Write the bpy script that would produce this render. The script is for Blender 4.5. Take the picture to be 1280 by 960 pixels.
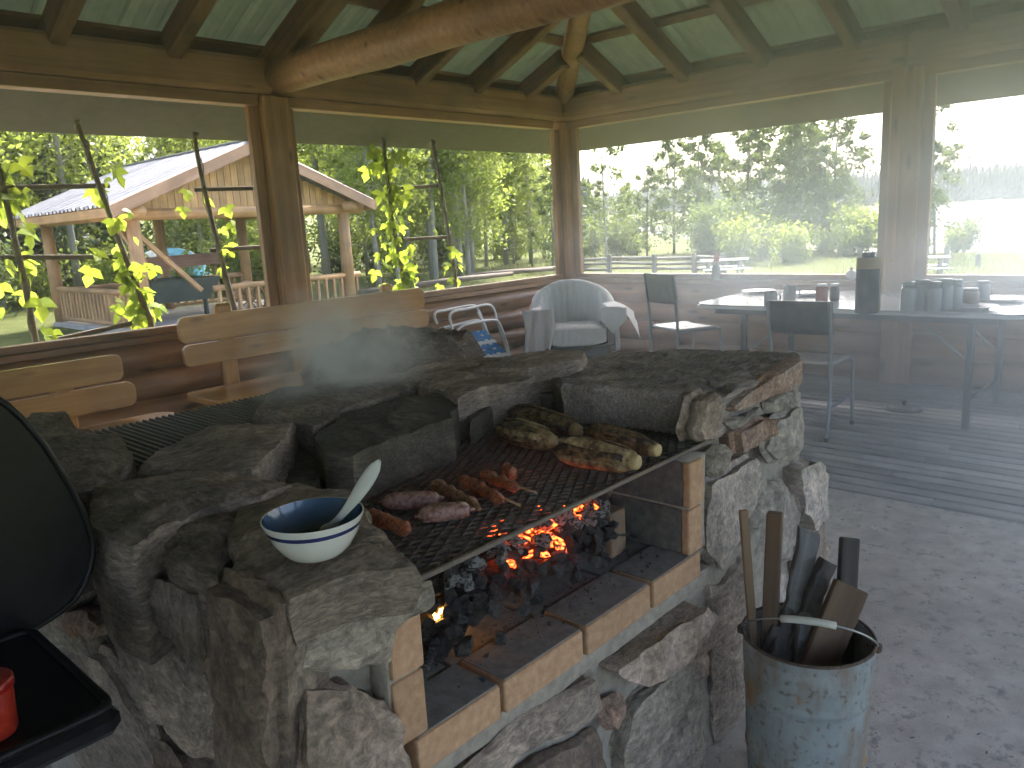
import bpy, bmesh, math, random
from mathutils import Vector, Matrix, Euler, noise

for o in list(bpy.data.objects): bpy.data.objects.remove(o)
SC = bpy.context.scene
COL = SC.collection
R = math.radians
RND = random.Random(7)

# ------------------------------------------------------------------ camera, sky, sun, exposure
EYE = Vector((0, 0, 1.40))
FPX = 980.92                       # focal length in pixels of a 1280 wide frame
AX = (Vector((0.673, -0.738, -0.052)), Vector((-0.183, -0.098, -0.978)), Vector((0.717, 0.667, -0.201)))   # right, down, forward
_r = AX[0].normalized(); _f = (AX[2] - _r * AX[2].dot(_r)).normalized(); _d = _f.cross(_r)
cam = bpy.data.cameras.new('camera'); camo = bpy.data.objects.new('camera', cam); COL.objects.link(camo)
camo.matrix_world = Matrix(((_r.x, -_d.x, -_f.x, EYE.x), (_r.y, -_d.y, -_f.y, EYE.y), (_r.z, -_d.z, -_f.z, EYE.z), (0, 0, 0, 1)))
cam.sensor_width = 36; cam.lens = 36 * FPX / 1280; cam.clip_start = 0.03; cam.clip_end = 4000
SC.camera = camo

SUN_EL, SUN_AZ = 49, 28            # azimuth measured from +X (the lake side) towards +Y
w = bpy.data.worlds.new('World'); SC.world = w; w.use_nodes = True
nt = w.node_tree; nt.nodes.clear()
sky = nt.nodes.new('ShaderNodeTexSky'); sky.sky_type = 'NISHITA'; sky.sun_disc = False
sky.sun_elevation = R(SUN_EL); sky.sun_rotation = R(90 - SUN_AZ); sky.air_density = 0.8; sky.dust_density = 6.0; sky.ozone_density = 1.0
bg = nt.nodes.new('ShaderNodeBackground'); bg.inputs['Strength'].default_value = 0.15
wo = nt.nodes.new('ShaderNodeOutputWorld')
nt.links.new(sky.outputs[0], bg.inputs[0]); nt.links.new(bg.outputs[0], wo.inputs[0])
sl = bpy.data.lights.new('sun', 'SUN'); sl.energy = 2.5; sl.angle = R(0.55); sl.color = (1.0, 0.95, 0.86)
so = bpy.data.objects.new('sun', sl); COL.objects.link(so)
_sd = Vector((math.cos(R(SUN_AZ)) * math.cos(R(SUN_EL)), math.sin(R(SUN_AZ)) * math.cos(R(SUN_EL)), math.sin(R(SUN_EL))))
so.rotation_euler = _sd.to_track_quat('Z', 'Y').to_euler(); so.location = (0, 0, 30)
SC.view_settings.view_transform = 'Standard'; SC.view_settings.look = 'None'; SC.view_settings.gamma = 1.0
SC.view_settings.use_curve_mapping = False; SC.view_settings.exposure = 3.0
cy = SC.cycles
cy.max_bounces = 6; cy.diffuse_bounces = 4; cy.glossy_bounces = 2; cy.transmission_bounces = 4; cy.transparent_max_bounces = 8
cy.volume_bounces = 3; cy.sample_clamp_indirect = 6.0; cy.caustics_reflective = False; cy.caustics_refractive = False
cy.use_denoising = True; cy.denoiser = 'OPENIMAGEDENOISE'; cy.use_adaptive_sampling = True; cy.adaptive_threshold = 0.03
cy.volume_step_rate = 2.0; cy.volume_max_steps = 128

# ------------------------------------------------------------------ measuring helpers (a place on the photograph and one known coordinate give a point of the place)
def ray(px, py): return _r * (px - 640) + _d * (py - 480) + _f * FPX
def Pz(px, py, z): d = ray(px, py); return EYE + d * ((z - EYE.z) / d.z)
def Px(px, py, x): d = ray(px, py); return EYE + d * (x / d.x)
def Py(px, py, y): d = ray(px, py); return EYE + d * (y / d.y)

# ------------------------------------------------------------------ mesh helpers
def mesh(V, F, smooth=False, name='mesh'):
    me = bpy.data.meshes.new(name); me.from_pydata([tuple(v) for v in V], [], F); me.update()
    if smooth: me.shade_smooth()
    return me
def put(name, me, mat=None, parent=None, loc=(0, 0, 0), rot=None, M=None, scale=None):
    o = bpy.data.objects.new(name, me); COL.objects.link(o)
    if M is not None: o.matrix_world = M
    else:
        o.location = loc
        if rot: o.rotation_euler = rot
        if scale: o.scale = scale
    if mat is not None and me is not None and not me.materials: me.materials.append(mat)
    if parent is not None:
        o.parent = parent
        p = parent
        T = Matrix.Identity(4)
        while p is not None:
            T = (p.matrix_parent_inverse @ p.matrix_basis) @ T
            p = p.parent
        o.matrix_parent_inverse = T.inverted()
    return o
def tag(o, label=None, cat=None, group=None, kind=None):
    if label: o['label'] = label
    if cat: o['category'] = cat
    if group: o['group'] = group
    if kind: o['kind'] = kind
    return o
def thing(name, label, cat, loc=(0, 0, 0), group=None):
    o = bpy.data.objects.new(name, None); COL.objects.link(o); o.location = loc; o.empty_display_size = 0.1
    return tag(o, label, cat, group)
def copy_tree(o, parent=None):
    c = o.copy(); COL.objects.link(c)
    if parent is not None: c.parent = parent; c.matrix_parent_inverse = o.matrix_parent_inverse.copy()
    for ch in list(o.children): copy_tree(ch, c)
    return c

_bc = {}
def boxme(sx, sy, sz, b=0.004, seg=1):
    k = (round(sx, 4), round(sy, 4), round(sz, 4), b, seg)
    bm = bmesh.new(); bmesh.ops.create_cube(bm, size=1)
    for v in bm.verts: v.co = Vector((v.co.x * sx, v.co.y * sy, v.co.z * sz))
    if b > 0: bmesh.ops.bevel(bm, geom=bm.edges[:], offset=min(b, sx / 3, sy / 3, sz / 3), segments=seg, affect='EDGES', profile=0.5)
    me = bpy.data.meshes.new('box'); bm.to_mesh(me); bm.free()
    return me
def box(name, mat, parent, x0, x1, y0, y1, z0, z1, b=0.004):
    return put(name, boxme(x1 - x0, y1 - y0, z1 - z0, b), mat, parent, ((x0 + x1) / 2, (y0 + y1) / 2, (z0 + z1) / 2))
def frame_x(p, q, up=(0, 0, 1)):
    p, q = Vector(p), Vector(q); x = (q - p).normalized(); up = Vector(up)
    if abs(x.dot(up)) > 0.98: up = Vector((0, 1, 0))
    y = up.cross(x).normalized(); z = x.cross(y); c = (p + q) / 2
    return Matrix(((x.x, y.x, z.x, c.x), (x.y, y.y, z.y, c.y), (x.z, y.z, z.z, c.z), (0, 0, 0, 1)))
def bar(name, p, q, wd, ht, mat, parent=None, up=(0, 0, 1), b=0.004):
    L = (Vector(q) - Vector(p)).length
    return put(name, boxme(L, wd, ht, b), mat, parent, M=frame_x(p, q, up))
def tubeVF(path, rad, n=10, cap=True, closed=False):
    path = [Vector(p) for p in path]; m = len(path)
    if not hasattr(rad, '__len__'): rad = [rad] * m
    V, F = [], []
    up = None
    for i, p in enumerate(path):
        if closed: t = path[(i + 1) % m] - path[i - 1]
        else: t = path[min(i + 1, m - 1)] - path[max(i - 1, 0)]
        t = t.normalized() if t.length > 1e-9 else Vector((0, 0, 1))
        if up is None: up = t.orthogonal().normalized()
        up = (up - t * up.dot(t)); up = up.normalized() if up.length > 1e-6 else t.orthogonal().normalized()
        s = t.cross(up)
        for k in range(n):
            a = 2 * math.pi * k / n
            V.append(p + (up * math.cos(a) + s * math.sin(a)) * rad[i])
    for i in range(m if closed else m - 1):
        j = (i + 1) % m
        for k in range(n): F.append((i * n + k, i * n + (k + 1) % n, j * n + (k + 1) % n, j * n + k))
    if cap and not closed: F.append(tuple(range(n - 1, -1, -1))); F.append(tuple((m - 1) * n + k for k in range(n)))
    return V, F
def tube(name, path, rad, mat, parent=None, n=10, cap=True, closed=False):
    V, F = tubeVF(path, rad, n, cap, closed); return put(name, mesh(V, F, True), mat, parent)
def latheVF(prof, n=32):
    V, F = [], []
    for r, z in prof:
        for k in range(n):
            a = 2 * math.pi * k / n; V.append((r * math.cos(a), r * math.sin(a), z))
    for i in range(len(prof) - 1):
        for k in range(n): F.append((i * n + k, i * n + (k + 1) % n, (i + 1) * n + (k + 1) % n, (i + 1) * n + k))
    return V, F
def lathe(name, prof, mat, parent=None, loc=(0, 0, 0), n=32, rot=None):
    V, F = latheVF(prof, n); me = mesh(V, F, True); return put(name, me, mat, parent, loc, rot)
def prismVF(poly, z0, z1):
    n = len(poly)
    V = [(x, y, z0) for x, y in poly] + [(x, y, z1) for x, y in poly]
    F = [tuple(range(n - 1, -1, -1)), tuple(range(n, 2 * n))] + [(i, (i + 1) % n, n + (i + 1) % n, n + i) for i in range(n)]
    return V, F
def bevel_me(me, off, seg=2, ang=30):
    bm = bmesh.new(); bm.from_mesh(me)
    es = [e for e in bm.edges if len(e.link_faces) == 2 and e.calc_face_angle(0) > R(ang)]
    bmesh.ops.bevel(bm, geom=es, offset=off, segments=seg, affect='EDGES', profile=0.5); bm.to_mesh(me); bm.free(); me.update(); return me
def smooth_path(pts, n=6, closed=False):
    pts = [Vector(p) for p in pts]; m = len(pts); out = []
    for i in range(m if closed else m - 1):
        if closed: a, b, c, d = pts[i - 1], pts[i], pts[(i + 1) % m], pts[(i + 2) % m]
        else: a, b, c, d = pts[max(i - 1, 0)], pts[i], pts[i + 1], pts[min(i + 2, m - 1)]
        for k in range(n):
            t = k / n
            out.append(0.5 * ((2 * b) + (c - a) * t + (2 * a - 5 * b + 4 * c - d) * t * t + (3 * b - a - 3 * c + d) * t ** 3))
    if not closed: out.append(pts[-1])
    return out
def rrect(x0, x1, y0, y1, r, n=5):
    out = []
    for cx, cy_, a0 in ((x1 - r, y1 - r, 0), (x0 + r, y1 - r, 90), (x0 + r, y0 + r, 180), (x1 - r, y0 + r, 270)):
        for k in range(n + 1):
            a = R(a0 + 90 * k / n); out.append((cx + r * math.cos(a), cy_ + r * math.sin(a)))
    return out

# ------------------------------------------------------------------ materials
def _mat(name):
    m = bpy.data.materials.new(name); m.use_nodes = True; t = m.node_tree; t.nodes.clear()
    o = t.nodes.new('ShaderNodeOutputMaterial'); b = t.nodes.new('ShaderNodeBsdfPrincipled'); t.links.new(b.outputs[0], o.inputs[0])
    return m, t, b, o
def N(t, typ, **kw):
    n = t.nodes.new('ShaderNode' + typ)
    for k, v in kw.items():
        if k in n.inputs: n.inputs[k].default_value = v
        else: setattr(n, k, v)
    return n
def vecnode(t, scale, rnd=7.0):
    tc = N(t, 'TexCoord'); mp = N(t, 'Mapping'); mp.inputs['Scale'].default_value = scale if hasattr(scale, '__len__') else (scale,) * 3
    oi = N(t, 'ObjectInfo'); ml = N(t, 'Math', operation='MULTIPLY'); ml.inputs[1].default_value = rnd
    ad = N(t, 'VectorMath', operation='ADD')
    t.links.new(oi.outputs['Random'], ml.inputs[0]); t.links.new(tc.outputs['Object'], ad.inputs[0]); t.links.new(ml.outputs[0], ad.inputs[1])
    t.links.new(ad.outputs[0], mp.inputs['Vector']); return mp.outputs[0]
def ramp(t, fac, stops):
    r = N(t, 'ValToRGB'); e = r.color_ramp.elements
    while len(e) < len(stops): e.new(0.5)
    for i, (p, c) in enumerate(stops): e[i].position = p; e[i].color = (*c, 1) if len(c) == 3 else c
    t.links.new(fac, r.inputs[0]); return r.outputs[0]
def mixc(t, fac, a, b, mode='MIX'):
    m = N(t, 'Mix', data_type='RGBA', blend_type=mode)
    for s, v in ((m.inputs[0], fac), (m.inputs[6], a), (m.inputs[7], b)):
        if hasattr(v, 'links'): t.links.new(v, s)
        else: s.default_value = v if not hasattr(v, '__len__') else (*v, 1)
    return m.outputs[2]
def valuevar(t, col, amt):
    oi = N(t, 'ObjectInfo'); mr = N(t, 'MapRange'); mr.inputs[3].default_value = 1 - amt; mr.inputs[4].default_value = 1 + amt
    hs = N(t, 'HueSaturation'); t.links.new(oi.outputs['Random'], mr.inputs[0]); t.links.new(mr.outputs[0], hs.inputs['Value']); t.links.new(col, hs.inputs['Color'])
    return hs.outputs[0]
def bumpn(t, h, strength, dist, prev=None):
    b = N(t, 'Bump'); b.inputs['Strength'].default_value = strength; b.inputs['Distance'].default_value = dist
    t.links.new(h, b.inputs['Height'])
    if prev is not None: t.links.new(prev, b.inputs['Normal'])
    return b.outputs[0]
def simple(name, c, rough=0.5, metal=0.0, c2=None, scale=6, bump=0.0, bscale=60, var=0.0, dist=0.004, spec=0.5, stops=(0.35, 0.7), detail=6, coat=0.0):
    m, t, b, o = _mat(name); b.inputs['Roughness'].default_value = rough; b.inputs['Metallic'].default_value = metal
    b.inputs['Specular IOR Level'].default_value = spec; b.inputs['Coat Weight'].default_value = coat
    b.inputs['Base Color'].default_value = (*c, 1)
    if c2 is not None:
        n = N(t, 'TexNoise', Detail=detail, Roughness=0.6); t.links.new(vecnode(t, scale), n.inputs['Vector'])
        col = ramp(t, n.outputs[0], [(stops[0], c), (stops[1], c2)])
        if var: col = valuevar(t, col, var)
        t.links.new(col, b.inputs['Base Color'])
    if bump:
        n = N(t, 'TexNoise', Detail=6, Roughness=0.65); t.links.new(vecnode(t, bscale), n.inputs['Vector'])
        t.links.new(bumpn(t, n.outputs[0], bump, dist), b.inputs['Normal'])
    return m
def wood(name, c1, c2, axis='x', rough=0.5, bump=0.3, var=0.12, grain=26, knots=None, stain=None, coat=0.0):
    m, t, b, o = _mat(name); b.inputs['Coat Weight'].default_value = coat; b.inputs['Coat Roughness'].default_value = 0.15
    s = {'x': (0.9, grain, grain), 'y': (grain, 0.9, grain), 'z': (grain, grain, 0.9)}[axis]
    v = vecnode(t, s); n = N(t, 'TexNoise', Scale=1.0, Detail=7, Roughness=0.62, Distortion=0.6); t.links.new(v, n.inputs['Vector'])
    col = ramp(t, n.outputs[0], [(0.3, c1), (0.52, [(a + d) / 2 for a, d in zip(c1, c2)]), (0.72, c2)])
    n2 = N(t, 'TexNoise', Scale=2.2, Detail=3); t.links.new(vecnode(t, 1.0, 3.0), n2.inputs['Vector'])
    f2 = ramp(t, n2.outputs[0], [(0.35, (0.72, 0.72, 0.72)), (0.65, (1.1, 1.1, 1.1))])
    col = mixc(t, 1.0, col, f2, 'MULTIPLY')
    if knots:
        ks = {'x': (2.2, 7, 7), 'y': (7, 2.2, 7), 'z': (7, 7, 2.2)}[axis]
        vo = N(t, 'TexVoronoi', feature='F1', Scale=1.0); t.links.new(vecnode(t, ks), vo.inputs['Vector'])
        kf = ramp(t, vo.outputs['Distance'], [(0.06, (1, 1, 1)), (0.17, (0, 0, 0))])
        col = mixc(t, kf, col, knots)
    if stain:
        n3 = N(t, 'TexNoise', Scale=5, Detail=5); t.links.new(vecnode(t, 1.0), n3.inputs['Vector'])
        col = mixc(t, ramp(t, n3.outputs[0], [(0.5, (0, 0, 0)), (0.72, (0.75, 0.75, 0.75))]), col, stain)
    t.links.new(valuevar(t, col, var), b.inputs['Base Color'])
    b.inputs['Roughness'].default_value = rough
    t.links.new(bumpn(t, n.outputs[0], bump, 0.003), b.inputs['Normal'])
    return m
def stone(name, cols, scale=5, bump=0.6, band=None, speck=(0.5, 0.5, 0.5), rough=0.85, dark=0.5, spk=0.35):
    """cols: three colours of the rock; band: axis scale of the schist layering"""
    m, t, b, o = _mat(name); b.inputs['Roughness'].default_value = rough; b.inputs['Specular IOR Level'].default_value = 0.35
    v = vecnode(t, 1.0)
    n1 = N(t, 'TexNoise', Scale=scale, Detail=8, Roughness=0.65, Distortion=0.7); t.links.new(v, n1.inputs['Vector'])
    col = ramp(t, n1.outputs[0], [(0.3, cols[0]), (0.5, cols[1]), (0.7, cols[2])])
    vb = vecnode(t, band or (9, 16, 60)); n2 = N(t, 'TexNoise', Scale=1.0, Detail=9, Roughness=0.72, Distortion=1.2); t.links.new(vb, n2.inputs['Vector'])
    col = mixc(t, 1.0, col, ramp(t, n2.outputs[0], [(0.3, (dark,) * 3), (0.55, (1, 1, 1)), (0.75, (1.35, 1.33, 1.28))]), 'MULTIPLY')
    n6 = N(t, 'TexNoise', Scale=1.0, Detail=8, Roughness=0.72, Distortion=0.8); t.links.new(vecnode(t, [q * 2.6 for q in (band or (9, 16, 60))]), n6.inputs['Vector'])
    col = mixc(t, 1.0, col, ramp(t, n6.outputs[0], [(0.34, (0.52, 0.51, 0.50)), (0.5, (0.93, 0.92, 0.90)), (0.66, (1.5, 1.46, 1.38))]), 'MULTIPLY')
    n3 = N(t, 'TexNoise', Scale=160, Detail=3, Roughness=0.7); t.links.new(v, n3.inputs['Vector'])
    col = mixc(t, ramp(t, n3.outputs[0], [(0.56, (0, 0, 0)), (0.7, (spk, spk, spk))]), col, speck)
    t.links.new(valuevar(t, col, 0.18), b.inputs['Base Color'])
    n4 = N(t, 'TexNoise', Scale=34, Detail=9, Roughness=0.75, Distortion=0.4); t.links.new(v, n4.inputs['Vector'])
    b1 = bumpn(t, n2.outputs[0], bump, 0.022); b2 = bumpn(t, n4.outputs[0], bump, 0.014, b1)
    t.links.new(b2, b.inputs['Normal']); return m
def leafmat(name, c1, c2, trans=0.5, tcol=None, rough=0.5, obj_rand=True):
    m = bpy.data.materials.new(name); m.use_nodes = True; t = m.node_tree; t.nodes.clear()
    o = N(t, 'OutputMaterial'); n = N(t, 'TexNoise', Scale=1.7, Detail=5, Roughness=0.75); t.links.new(vecnode(t, 1.0), n.inputs['Vector'])
    col = valuevar(t, ramp(t, n.outputs[0], [(0.35, c1), (0.68, c2)]), 0.2)
    d = N(t, 'BsdfPrincipled'); d.inputs['Roughness'].default_value = rough; d.inputs['Specular IOR Level'].default_value = 0.3
    tr = N(t, 'BsdfTranslucent'); mx = N(t, 'MixShader'); mx.inputs[0].default_value = trans
    t.links.new(col, d.inputs['Base Color'])
    if tcol: t.links.new(mixc(t, 0.6, col, tcol), tr.inputs[0])
    else: t.links.new(col, tr.inputs[0])
    t.links.new(d.outputs[0], mx.inputs[1]); t.links.new(tr.outputs[0], mx.inputs[2]); t.links.new(mx.outputs[0], o.inputs[0])
    return m
def emissive_mix(m, strength, col, lo, hi, scale):
    """adds glow, where a noise is high, to a material: only for embers"""
    t = m.node_tree; b = next(n for n in t.nodes if n.type == 'BSDF_PRINCIPLED')
    n = N(t, 'TexNoise', Scale=scale, Detail=4); t.links.new(vecnode(t, 1.0), n.inputs['Vector'])
    f = ramp(t, n.outputs[0], [(lo, (0, 0, 0)), (hi, (1, 1, 1))]); ml = N(t, 'Math', operation='MULTIPLY'); ml.inputs[1].default_value = strength
    t.links.new(f, ml.inputs[0]); t.links.new(ml.outputs[0], b.inputs['Emission Strength']); b.inputs['Emission Color'].default_value = (*col, 1)
    return m

LOGW = wood('stained log wood', (0.25, 0.135, 0.062), (0.45, 0.265, 0.13), 'x', 0.55, 0.35, knots=(0.12, 0.06, 0.03))
POSTW = wood('post wood', (0.28, 0.145, 0.06), (0.52, 0.30, 0.135), 'x', 0.5, 0.3, knots=(0.12, 0.06, 0.03))
RAFTW = wood('smoke darkened rafter wood', (0.12, 0.062, 0.03), (0.28, 0.15, 0.07), 'x', 0.6, 0.35, stain=(0.035, 0.025, 0.018))
TRIMW = wood('trim wood', (0.25, 0.13, 0.055), (0.44, 0.25, 0.115), 'x', 0.5, 0.25)
WALLW = wood('wall log wood', (0.26, 0.12, 0.05), (0.46, 0.24, 0.105), 'x', 0.42, 0.3, knots=(0.10, 0.05, 0.02))
BENCHW = wood('varnished pine', (0.50, 0.25, 0.07), (0.72, 0.41, 0.145), 'x', 0.3, 0.12, 0.08, 22, knots=(0.20, 0.085, 0.03), coat=0.35)
DECKW = wood('weathered deck board', (0.34, 0.315, 0.295), (0.54, 0.51, 0.48), 'x', 0.75, 0.5, 0.16, 40, stain=(0.27, 0.25, 0.23))
SHEET = simple('galvanised roof sheet', (0.13, 0.185, 0.105), 0.5, 0.15, (0.19, 0.24, 0.15), 1.5, var=0.08)  # green reflection of the grass is put into the colour
_t = SHEET.node_tree; _b = next(n for n in _t.nodes if n.type == 'BSDF_PRINCIPLED'); _o = next(n for n in _t.nodes if n.type == 'OUTPUT_MATERIAL')
_tr = N(_t, 'BsdfTranslucent'); _tr.inputs[0].default_value = (0.62, 0.80, 0.50, 1); _mx = N(_t, 'MixShader'); _mx.inputs[0].default_value = 0.006    # slight translucency added to brighten the space under the roof
_t.links.new(_b.outputs[0], _mx.inputs[1]); _t.links.new(_tr.outputs[0], _mx.inputs[2]); _t.links.new(_mx.outputs[0], _o.inputs[0])
# ------------------------------------------------------------------ ground, lake, far shore
GZ = -0.32
def shore_x(y): return 33 + max(0.0, y - 10) * 1.15 + 2.0 * math.sin(y * 0.21)
def ground_z(x, y):
    d = x - shore_x(y)
    n = noise.noise(Vector((x * 0.15, y * 0.15, 0.3))) * 0.06 if abs(x) < 120 and abs(y) < 120 else 0
    far = 560 + 40 * math.sin(y * 0.006 + 1)
    if x > 300: d = min(d, far - x)
    if d > 0: z = -1.36 - min(d * 0.12, 2.0)
    elif d > -5: z = -1.36 + (GZ + 1.36) * min(1, -d / 5)
    else: z = GZ + n
    if x > far: z = -1.2 + min((x - far) * 0.02, 1.0) + max(0, min((x - far - 60) * 0.09, 24))
    if y > 60 and x < 300: z += min((y - 60) * 0.04, 10)
    return z
def axis_vals(a, dense0, dense1, step, far):
    out = []; v = dense0; st = step; lo = []
    while v > -far: lo.append(v); v -= st; st *= 1.16
    out = lo[::-1]; v = dense0 + step
    while v < dense1: out.append(v); v += step
    st = step
    while v < far: out.append(v); v += st; st *= 1.12
    return out
gx = axis_vals(0, -14, 60, 1.2, 1900); gy = axis_vals(0, -10, 50, 1.4, 1900)
V = [(x, y, ground_z(x, y)) for x in gx for y in gy]; ny = len(gy)
F = [(i * ny + j, (i + 1) * ny + j, (i + 1) * ny + j + 1, i * ny + j + 1) for i in range(len(gx) - 1) for j in range(ny - 1)]
GRASSG = simple('meadow ground', (0.058, 0.078, 0.022), 0.95, c2=(0.12, 0.13, 0.045), scale=0.6, bump=0.8, bscale=9, dist=0.05, spec=0.1, stops=(0.3, 0.72), detail=9)
ground = tag(put('ground', mesh(V, F, True), GRASSG), kind='structure')
# a bare gravel track in front of the little log porch
DIRT = simple('pale gravel', (0.33, 0.27, 0.21), 0.95, c2=(0.47, 0.41, 0.34), scale=3, bump=0.6, bscale=40, dist=0.01)
pv = []
for i in range(25):
    for j in range(13):
        u, v = i / 24, j / 12
        x = -9 + u * 14.2 ; y = 8.0 + v * 7.5 + 0.5 * math.sin(x * .5)
        pv.append((x, y, ground_z(x, y) + 0.012 + 0.03 * math.sin(math.pi * v)))
pf = [(i * 13 + j, (i + 1) * 13 + j, (i + 1) * 13 + j + 1, i * 13 + j + 1) for i in range(24) for j in range(12)]
tag(put('path', mesh(pv, pf, True), DIRT), kind='structure')

wm, wt, wb, wout = _mat('lake water')
wb.inputs['Base Color'].default_value = (0.05, 0.075, 0.085, 1); wb.inputs['Roughness'].default_value = 0.12; wb.inputs['IOR'].default_value = 1.33
wn = N(wt, 'TexNoise', Scale=1.0, Detail=5); wt.links.new(vecnode(wt, (0.25, 0.9, 1)), wn.inputs['Vector'])
wt.links.new(bumpn(wt, wn.outputs[0], 0.35, 0.12), wb.inputs['Normal'])
tag(put('lake', mesh([(20, -900, -1.3), (640, -900, -1.3), (640, 900, -1.3), (20, 900, -1.3)], [(0, 1, 2, 3)]), wm), kind='structure')

# ------------------------------------------------------------------ vegetation
LEAF_A = leafmat('aspen leaves', (0.095, 0.14, 0.03), (0.19, 0.245, 0.058), 0.55, (0.43, 0.52, 0.09))
LEAF_B = leafmat('willow leaves', (0.055, 0.085, 0.03), (0.11, 0.145, 0.052), 0.45, (0.22, 0.29, 0.07))
LEAF_D = leafmat('dark spruce needles', (0.018, 0.035, 0.014), (0.045, 0.07, 0.028), 0.15)
LEAF_F = leafmat('far forest foliage', (0.03, 0.05, 0.024), (0.06, 0.085, 0.04), 0.25)
BARK_A = simple('pale aspen bark', (0.30, 0.29, 0.24), 0.85, c2=(0.12, 0.10, 0.08), scale=7, bump=0.5, bscale=20, stops=(0.45, 0.7))
BARK_D = simple('dark bark', (0.10, 0.075, 0.055), 0.9, c2=(0.05, 0.04, 0.03), scale=9, bump=0.6, bscale=25)

def leaf_quads(centres, size, rnd, flat=0.5):
    V, F = [], []
    for c, s in centres:
        s *= size * rnd.uniform(0.6, 1.3)
        n = Vector((rnd.gauss(0, 1), rnd.gauss(0, 1), rnd.gauss(0, 1) + flat)).normalized()
        u = n.orthogonal().normalized(); u.rotate(Matrix.Rotation(rnd.uniform(0, 6.28), 3, n)); v = n.cross(u)
        k = len(V)
        V += [c - u * s, c + v * s * 0.55 - n * s * 0.12, c + u * s, c - v * s * 0.55 - n * s * 0.12]
        F.append((k, k + 1, k + 2, k + 3))
    return V, F
def make_tree_meshes(seed, h, crown_r, crown_z0, n_clumps, per, leaf, leafm, barkm, trunk_r, lean=0.03, conifer=False):
    rnd = random.Random(seed)
    pts, rad = [], []
    for i in range(9):
        t = i / 8; pts.append(Vector((lean * h * t + 0.08 * rnd.uniform(-1, 1) * t, 0.08 * rnd.uniform(-1, 1) * t, h * 0.96 * t - 0.3))); rad.append(trunk_r * (1 - 0.88 * t))
    V, F = tubeVF(pts, rad, 7)
    cen = []
    for i in range(n_clumps):
        t = crown_z0 + (1 - crown_z0) * ((i + rnd.random()) / n_clumps)
        base = pts[min(8, int(t * 8))].lerp(pts[min(8, int(t * 8) + 1)], t * 8 % 1)
        u = (t - crown_z0) / (1 - crown_z0)
        rr = crown_r * ((1 - u) ** 0.8 if conifer else (math.sin(math.pi * min(1, 0.16 + 0.8 * u)) ** 0.7))
        a = rnd.uniform(0, 6.28); d = rr * (rnd.uniform(0.5, 1.0) if conifer else rnd.uniform(0.25, 1.05))
        c = base + Vector((math.cos(a) * d, math.sin(a) * d, (-0.18 * d if conifer else 0.35 * d * rnd.uniform(0.2, 1))))
        lv, lf = tubeVF([base - Vector((0, 0, 0.15 * d)), base.lerp(c, 0.5), c], [max(0.008, trunk_r * 0.28 * (1 - u)), 0.012, 0.005], 4, False)
        k = len(V); V += lv; F += [tuple(q + k for q in f) for f in lf]
        cs = crown_r * rnd.uniform(0.16, 0.34) * (0.6 + 0.6 * (1 - u))
        for j in range(per):
            p = Vector((rnd.gauss(0, 1), rnd.gauss(0, 1), rnd.gauss(0, 0.75))) * cs * 0.55
            if conifer: p = (c - base) * rnd.uniform(-0.55, 0.35) + Vector((rnd.gauss(0, .3), rnd.gauss(0, .3), rnd.gauss(0, .16))) * cs * 1.2
            cen.append((c + p, 1.0))
    LV, LF = leaf_quads(cen, leaf, rnd)
    tm = mesh(V, F, True); tm.materials.append(barkm); cm = mesh(LV, LF); cm.materials.append(leafm)
    return tm, cm
TREES = {
    'aspen1': make_tree_meshes(1, 11, 1.9, 0.30, 66, 110, 0.08, LEAF_A, BARK_A, 0.12),
    'aspen2': make_tree_meshes(2, 13, 2.1, 0.34, 70, 110, 0.085, LEAF_A, BARK_A, 0.14, -0.02),
    'aspen3': make_tree_meshes(3, 9, 1.7, 0.18, 62, 105, 0.075, LEAF_A, BARK_A, 0.10, 0.015),
    'birch': make_tree_meshes(4, 7.0, 1.5, 0.16, 52, 70, 0.10, LEAF_B, BARK_A, 0.09, 0.03),
    'birch2': make_tree_meshes(5, 6.2, 1.3, 0.14, 40, 62, 0.10, LEAF_B, BARK_D, 0.08, -0.04),
    'spruce': make_tree_meshes(6, 14, 2.3, 0.06, 150, 46, 0.16, LEAF_D, BARK_D, 0.2, 0, True),
    'slim': make_tree_meshes(8, 6.0, 0.8, 0.25, 26, 30, 0.085, LEAF_B, BARK_A, 0.05, 0.05),
}
def make_shrub(seed, h, r, n, leaf, lm):
    rnd = random.Random(seed); V, F, cen = [], [], []
    for i in range(9):
        a = rnd.uniform(0, 6.28); tip = Vector((math.cos(a) * r * rnd.uniform(.3, .9), math.sin(a) * r * rnd.uniform(.3, .9), h * rnd.uniform(0.6, 1)))
        lv, lf = tubeVF([Vector((0, 0, -0.1)), tip * 0.5 + Vector((0, 0, 0.1)), tip], [0.02, 0.013, 0.005], 4, False)
        k = len(V); V += lv; F += [tuple(q + k for q in f) for f in lf]
        for j in range(n // 9):
            t = rnd.uniform(0.15, 1.05); cen.append((tip * t + Vector((rnd.gauss(0, .22), rnd.gauss(0, .22), rnd.gauss(0, .16))) * h * 0.7, 1))
    LV, LF = leaf_quads(cen, leaf, rnd); a = mesh(V, F, True); a.materials.append(BARK_D); b = mesh(LV, LF); b.materials.append(lm)
    return a, b
SHRUBS = [make_shrub(11, 1.5, 1.0, 1500, 0.07, LEAF_A), make_shrub(12, 2.0, 1.1, 1700, 0.08, LEAF_B), make_shrub(13, 1.1, 0.9, 1300, 0.06, LEAF_A)]
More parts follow.
